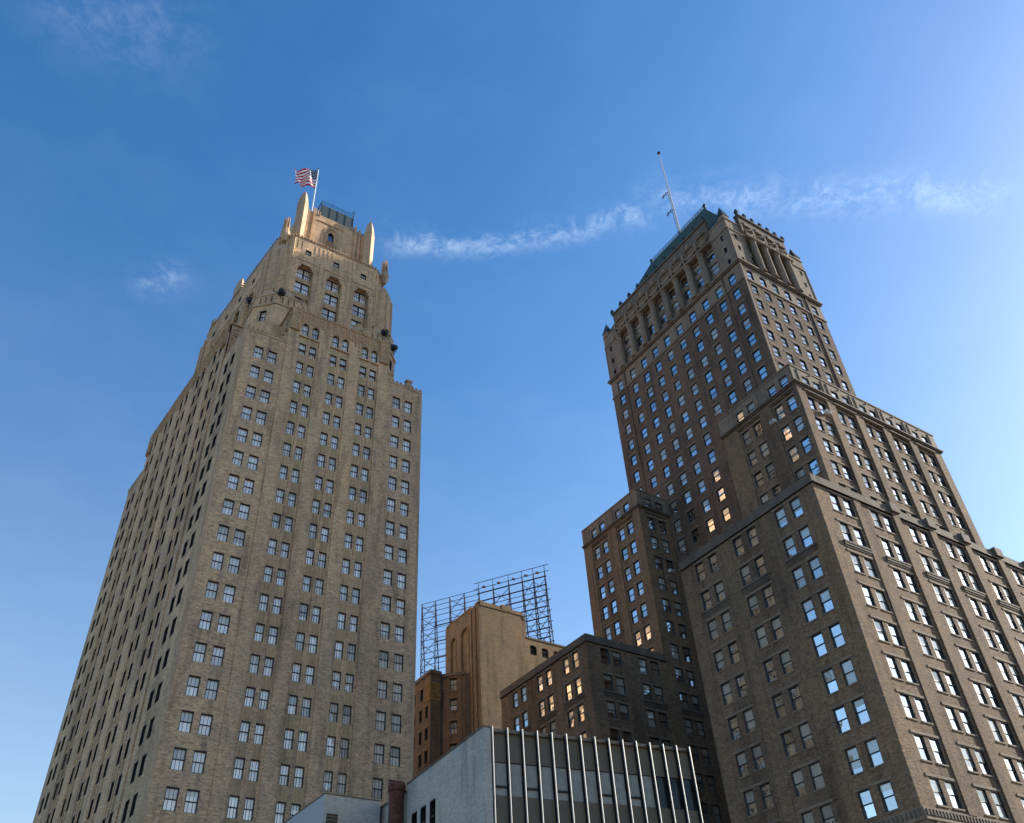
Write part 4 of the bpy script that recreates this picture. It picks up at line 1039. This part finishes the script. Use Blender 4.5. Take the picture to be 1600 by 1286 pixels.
# ================================================================== dark block across the street, met only as a reflection
OB = thing('street_office_block', 'dark office block across the street, mirrored in the lowest right windows of the buff tower', 'office block', (110, -56, 0))
wins = []; ob = MB(); q = [(102.6, -73.0), (117.0, -73.0), (117.0, -40.0), (102.6, -40.0)]
for k in range(4):
    w = Wall(ob, q[k], q[(k + 1) % 4], wins, 'brown2'); h = []
    if k >= 2:
        t = 1.2
        while t < w.len - 2.5:
            for z in range(20, 118, 4): h.append(w.win(t, t + 1.4, z, z + 2.2, 0, .2, 'one', 'glassD'))
            t += 3.2
    w.grid(0, w.len, 0, 121.5, h, 0); ob.obox(w.o, w.e, 0, w.len, -.4, .2 - .003 * k, 121.5, 122.6 - .003 * k, 'coping')
ob.poly([(*p, 121.4) for p in q], 'coping'); ob.build('wall', OB); place_windows(wins, OB)
# ================================================================== low white building with metal fins
WB = thing('white_office_building', 'low white brick building with a front of bronze panels and upright metal fins', 'office building', (34, 50, 0))
wb = MB(); f0 = Vector((28.63, 44.42)); u = Vector((.982, -.1885)).normalized(); ZW = 21.84; SPC = .995
pc = f0 + u * -.55; pe = f0 + u * 13.98
lu = Vector((.0673, .9977)); L1 = pc + lu * 11.3; back = pe + lu * 22
n_ = Vector((u.y, -u.x))
P_ = lambda v: (v.x, v.y)
wl = Wall(wb, P_(L1), P_(pc), [], 'white_brick'); ln = wl.len
wins = []
wl.wins = wins
hs = []
for a, b_ in ((9.55, 10.45), (8.15, 9.05), (6.72, 7.62)):
    hs.append(wl.win(ln - b_, ln - a, 17.6, 19.6, 0, .28, 'one', 'glassD'))
    wb.obox(wl.o, wl.e, ln - b_ - .05, ln - a + .05, 0, .10, 17.42, 17.58, 'white_brick')
    wb.obox(wl.o, wl.e, ln - b_ + .55, ln - a - .02, -.2, .12, 18.45, 18.55, 'black')
    hs.append(wl.win(ln - b_, ln - a, 13.9, 15.9, 0, .28, 'one', 'glassD'))
wl.grid(0, ln, 0, ZW - .08, hs, 0)
wc = Wall(wb, P_(pc), P_(f0 + u * -.1), [], 'white_brick'); wc.grid(0, wc.len, 0, ZW - .08, [], 0)
Wall(wb, P_(pe), P_(back), [], 'white_brick').quad(0, 22, 0, ZW - .1, 0, 'white_brick'); bl = L1 + Vector((.6, 10.7)); Wall(wb, P_(back), P_(bl), [], 'white_brick').quad(0, (back - bl).length, 0, ZW - .1, 0, 'white_brick')
# rear stretch, set back a little and lower
q0 = L1 + Vector((.35, 0)); q1 = q0 + Vector((-.12, 10.5)); wq = Wall(wb, P_(q1), P_(q0), [], 'white_brick'); wq.grid(0, wq.len, 0, ZW - .35, [], 0)
wb.poly([(*P_(L1), 0), (*P_(q0), 0), (*P_(q0), ZW - .08), (*P_(L1), ZW - .08)][::-1], 'white_brick')
wb.obox(wq.o, wq.e, 0, wq.len, -.35, .05, ZW - .35, ZW - .2, 'coping')
wb.poly([(*P_(pc), ZW - .3), (*P_(pe), ZW - .3), (*P_(back), ZW - .3), (*P_(q1), ZW - .3), (*P_(q0), ZW - .3), (*P_(L1), ZW - .3)], 'coping')
wb.obox(wl.o, wl.e, 0, ln, -.3, .06, ZW - .08, ZW + .02, 'coping'); wb.obox(wc.o, wc.e, -.06, wc.len, -.3, .05, ZW - .083, ZW + .017, 'coping')
wb.build('brick_wall', WB)
place_windows(wins, WB)
def fin_box(mb, s0, s1, d0, d1, z0, z1, m): mb.obox(P_(f0), (u.x, u.y), s0, s1, d0, d1, z0, z1, m)
for i in range(14):
    a, b_ = i * SPC + .05, (i + 1) * SPC - .05
    for z0, z1 in ((19.83, ZW - .047), (16.0, 17.9), (12.1, 14.0), (8.3, 10.1)):
        b = MB(); fin_box(b, a, b_, -.3, -.22, z0, z1, 'panel'); b.build('spandrel_panel', WB)
    for zt in (19.81, 15.98):
        o = MB(); zb = zt - 1.9
        fin_box(o, a, a + .03, -.26, -.2, zb, zt, 'black'); fin_box(o, b_ - .03, b_, -.26, -.2, zb, zt, 'black'); fin_box(o, a, b_, -.28, -.19, zt - .03, zt, 'black')
        hop = i in (0, 2, 4, 7, 9)
        if hop: fin_box(o, a, b_, -.26, -.16, zb + .42, zb + .54, 'black')
        wo = o.build('window', WB); o = MB()
        dark = i >= 11
        fin_box(o, a + .03, b_ - .03, -.34, -.26, zb, zt - .03, 'dark_pane' if dark else 'curtain')
        if not dark:
            for k in range(9): fin_box(o, a + .05 + k * .1 + random.uniform(-.02, .02), a + .08 + k * .1 + random.uniform(0, .03), -.26, -.235, zb + (.56 if hop else .02), zt - .04, 'curtain')
        o.build('pane' if dark else 'curtain', wo)
b = MB(); fin_box(b, -.1, 14.0, -.42, -.34, 4, ZW - .06, 'black'); fin_box(b, -.1, 14.0, -.6, -.26, ZW - .045, ZW + .0, 'panel'); b.build('curtain_wall_frame', WB)
b = MB()
for i in range(14): fin_box(b, i * SPC + .42, i * SPC + .6, -.24, -.2, 0, 6, 'panel')
for i in range(15):
    b = MB(); s_ = i * SPC; fin_box(b, s_ - .035, s_ + .035, -.3, .0, 4, ZW - .02, 'black')  # fin body coloured black to give its shaded left side
    x, y = P_(f0 + u * s_ + n_ * .035); b.tube((x, y, 4), (x, y, ZW + .0), .052, 'alu', 10); b.build('fin', WB)
# ---- rusty flue pipe
FL = thing('flue_pipe', 'rusty brown flue pipe with a collar, rising beside the white building wall', 'chimney pipe', (28.3, 56.4, 0))
b = MB(); b.tube((28.35, 56.35, 0), (28.35, 56.35, 21.55), .52, 'rust', 16); b.build('pipe', FL)
b = MB(); b.lathe(28.35, 56.35, [(.52, 21.35), (.61, 21.4), (.63, 21.7), (.56, 21.95), (.46, 21.95), (.46, 21.6)], 'rust', 16); b.build('collar', FL)
b = MB(); b.tube((28.95, 55.75, 0), (28.95, 55.75, 21.3), .07, 'rust', 8); b.tube((28.95, 55.75, 21.3), (29.15, 55.75, 21.75), .07, 'rust', 8); b.build('downpipe', WB)
b = MB(); b.tube((28.35, 56.35, 19.2), (29.0, 56.35, 19.2), .06, 'black', 6); b.build('bracket', FL)
# ---- annex
AX = thing('annex_building', 'small low annex with pale cladding and a louvred vent, left of the white building', 'annex', (26.5, 64, 0))
ab = MB(); x0, x1, y0, y1, zt = 24.56, 28.85, 59.9, 70, 21.8
wa = Wall(ab, (x0, y0), (x1, y0), [], 'white_brick'); wa.grid(0, wa.len, 0, zt, [(.24, 1.12, 18.2, 20.55, .12)], 0)
Wall(ab, (x0, y1), (x0, y0), [], 'clad').quad(0, y1 - y0, 0, zt, 0, 'clad'); Wall(ab, (x1, y1), (x0, y1), [], 'clad').quad(0, x1 - x0, 0, zt, 0, 'clad')
ab.poly([(x0, y0, zt - .1), (x1, y0, zt - .1), (x1, y1, zt - .1), (x0, y1, zt - .1)], 'coping')
ab.obox(wa.o, wa.e, -.04, wa.len, -.2, .05, zt, zt + .06, 'coping'); ab.box(x0 - .05, x0 + .2, y0 + .2, y1, zt, zt + .055, 'coping'); ab.build('wall', AX)
b = MB(); b.obox(wa.o, wa.e, .24, 1.12, -.2, -.12, 18.2, 20.55, 'panel')
for i in range(9): b.obox(wa.o, wa.e, .24, 1.12, -.12, -.04, 18.25 + .26 * i, 18.33 + .26 * i, 'panel')
b.build('louvre', AX)
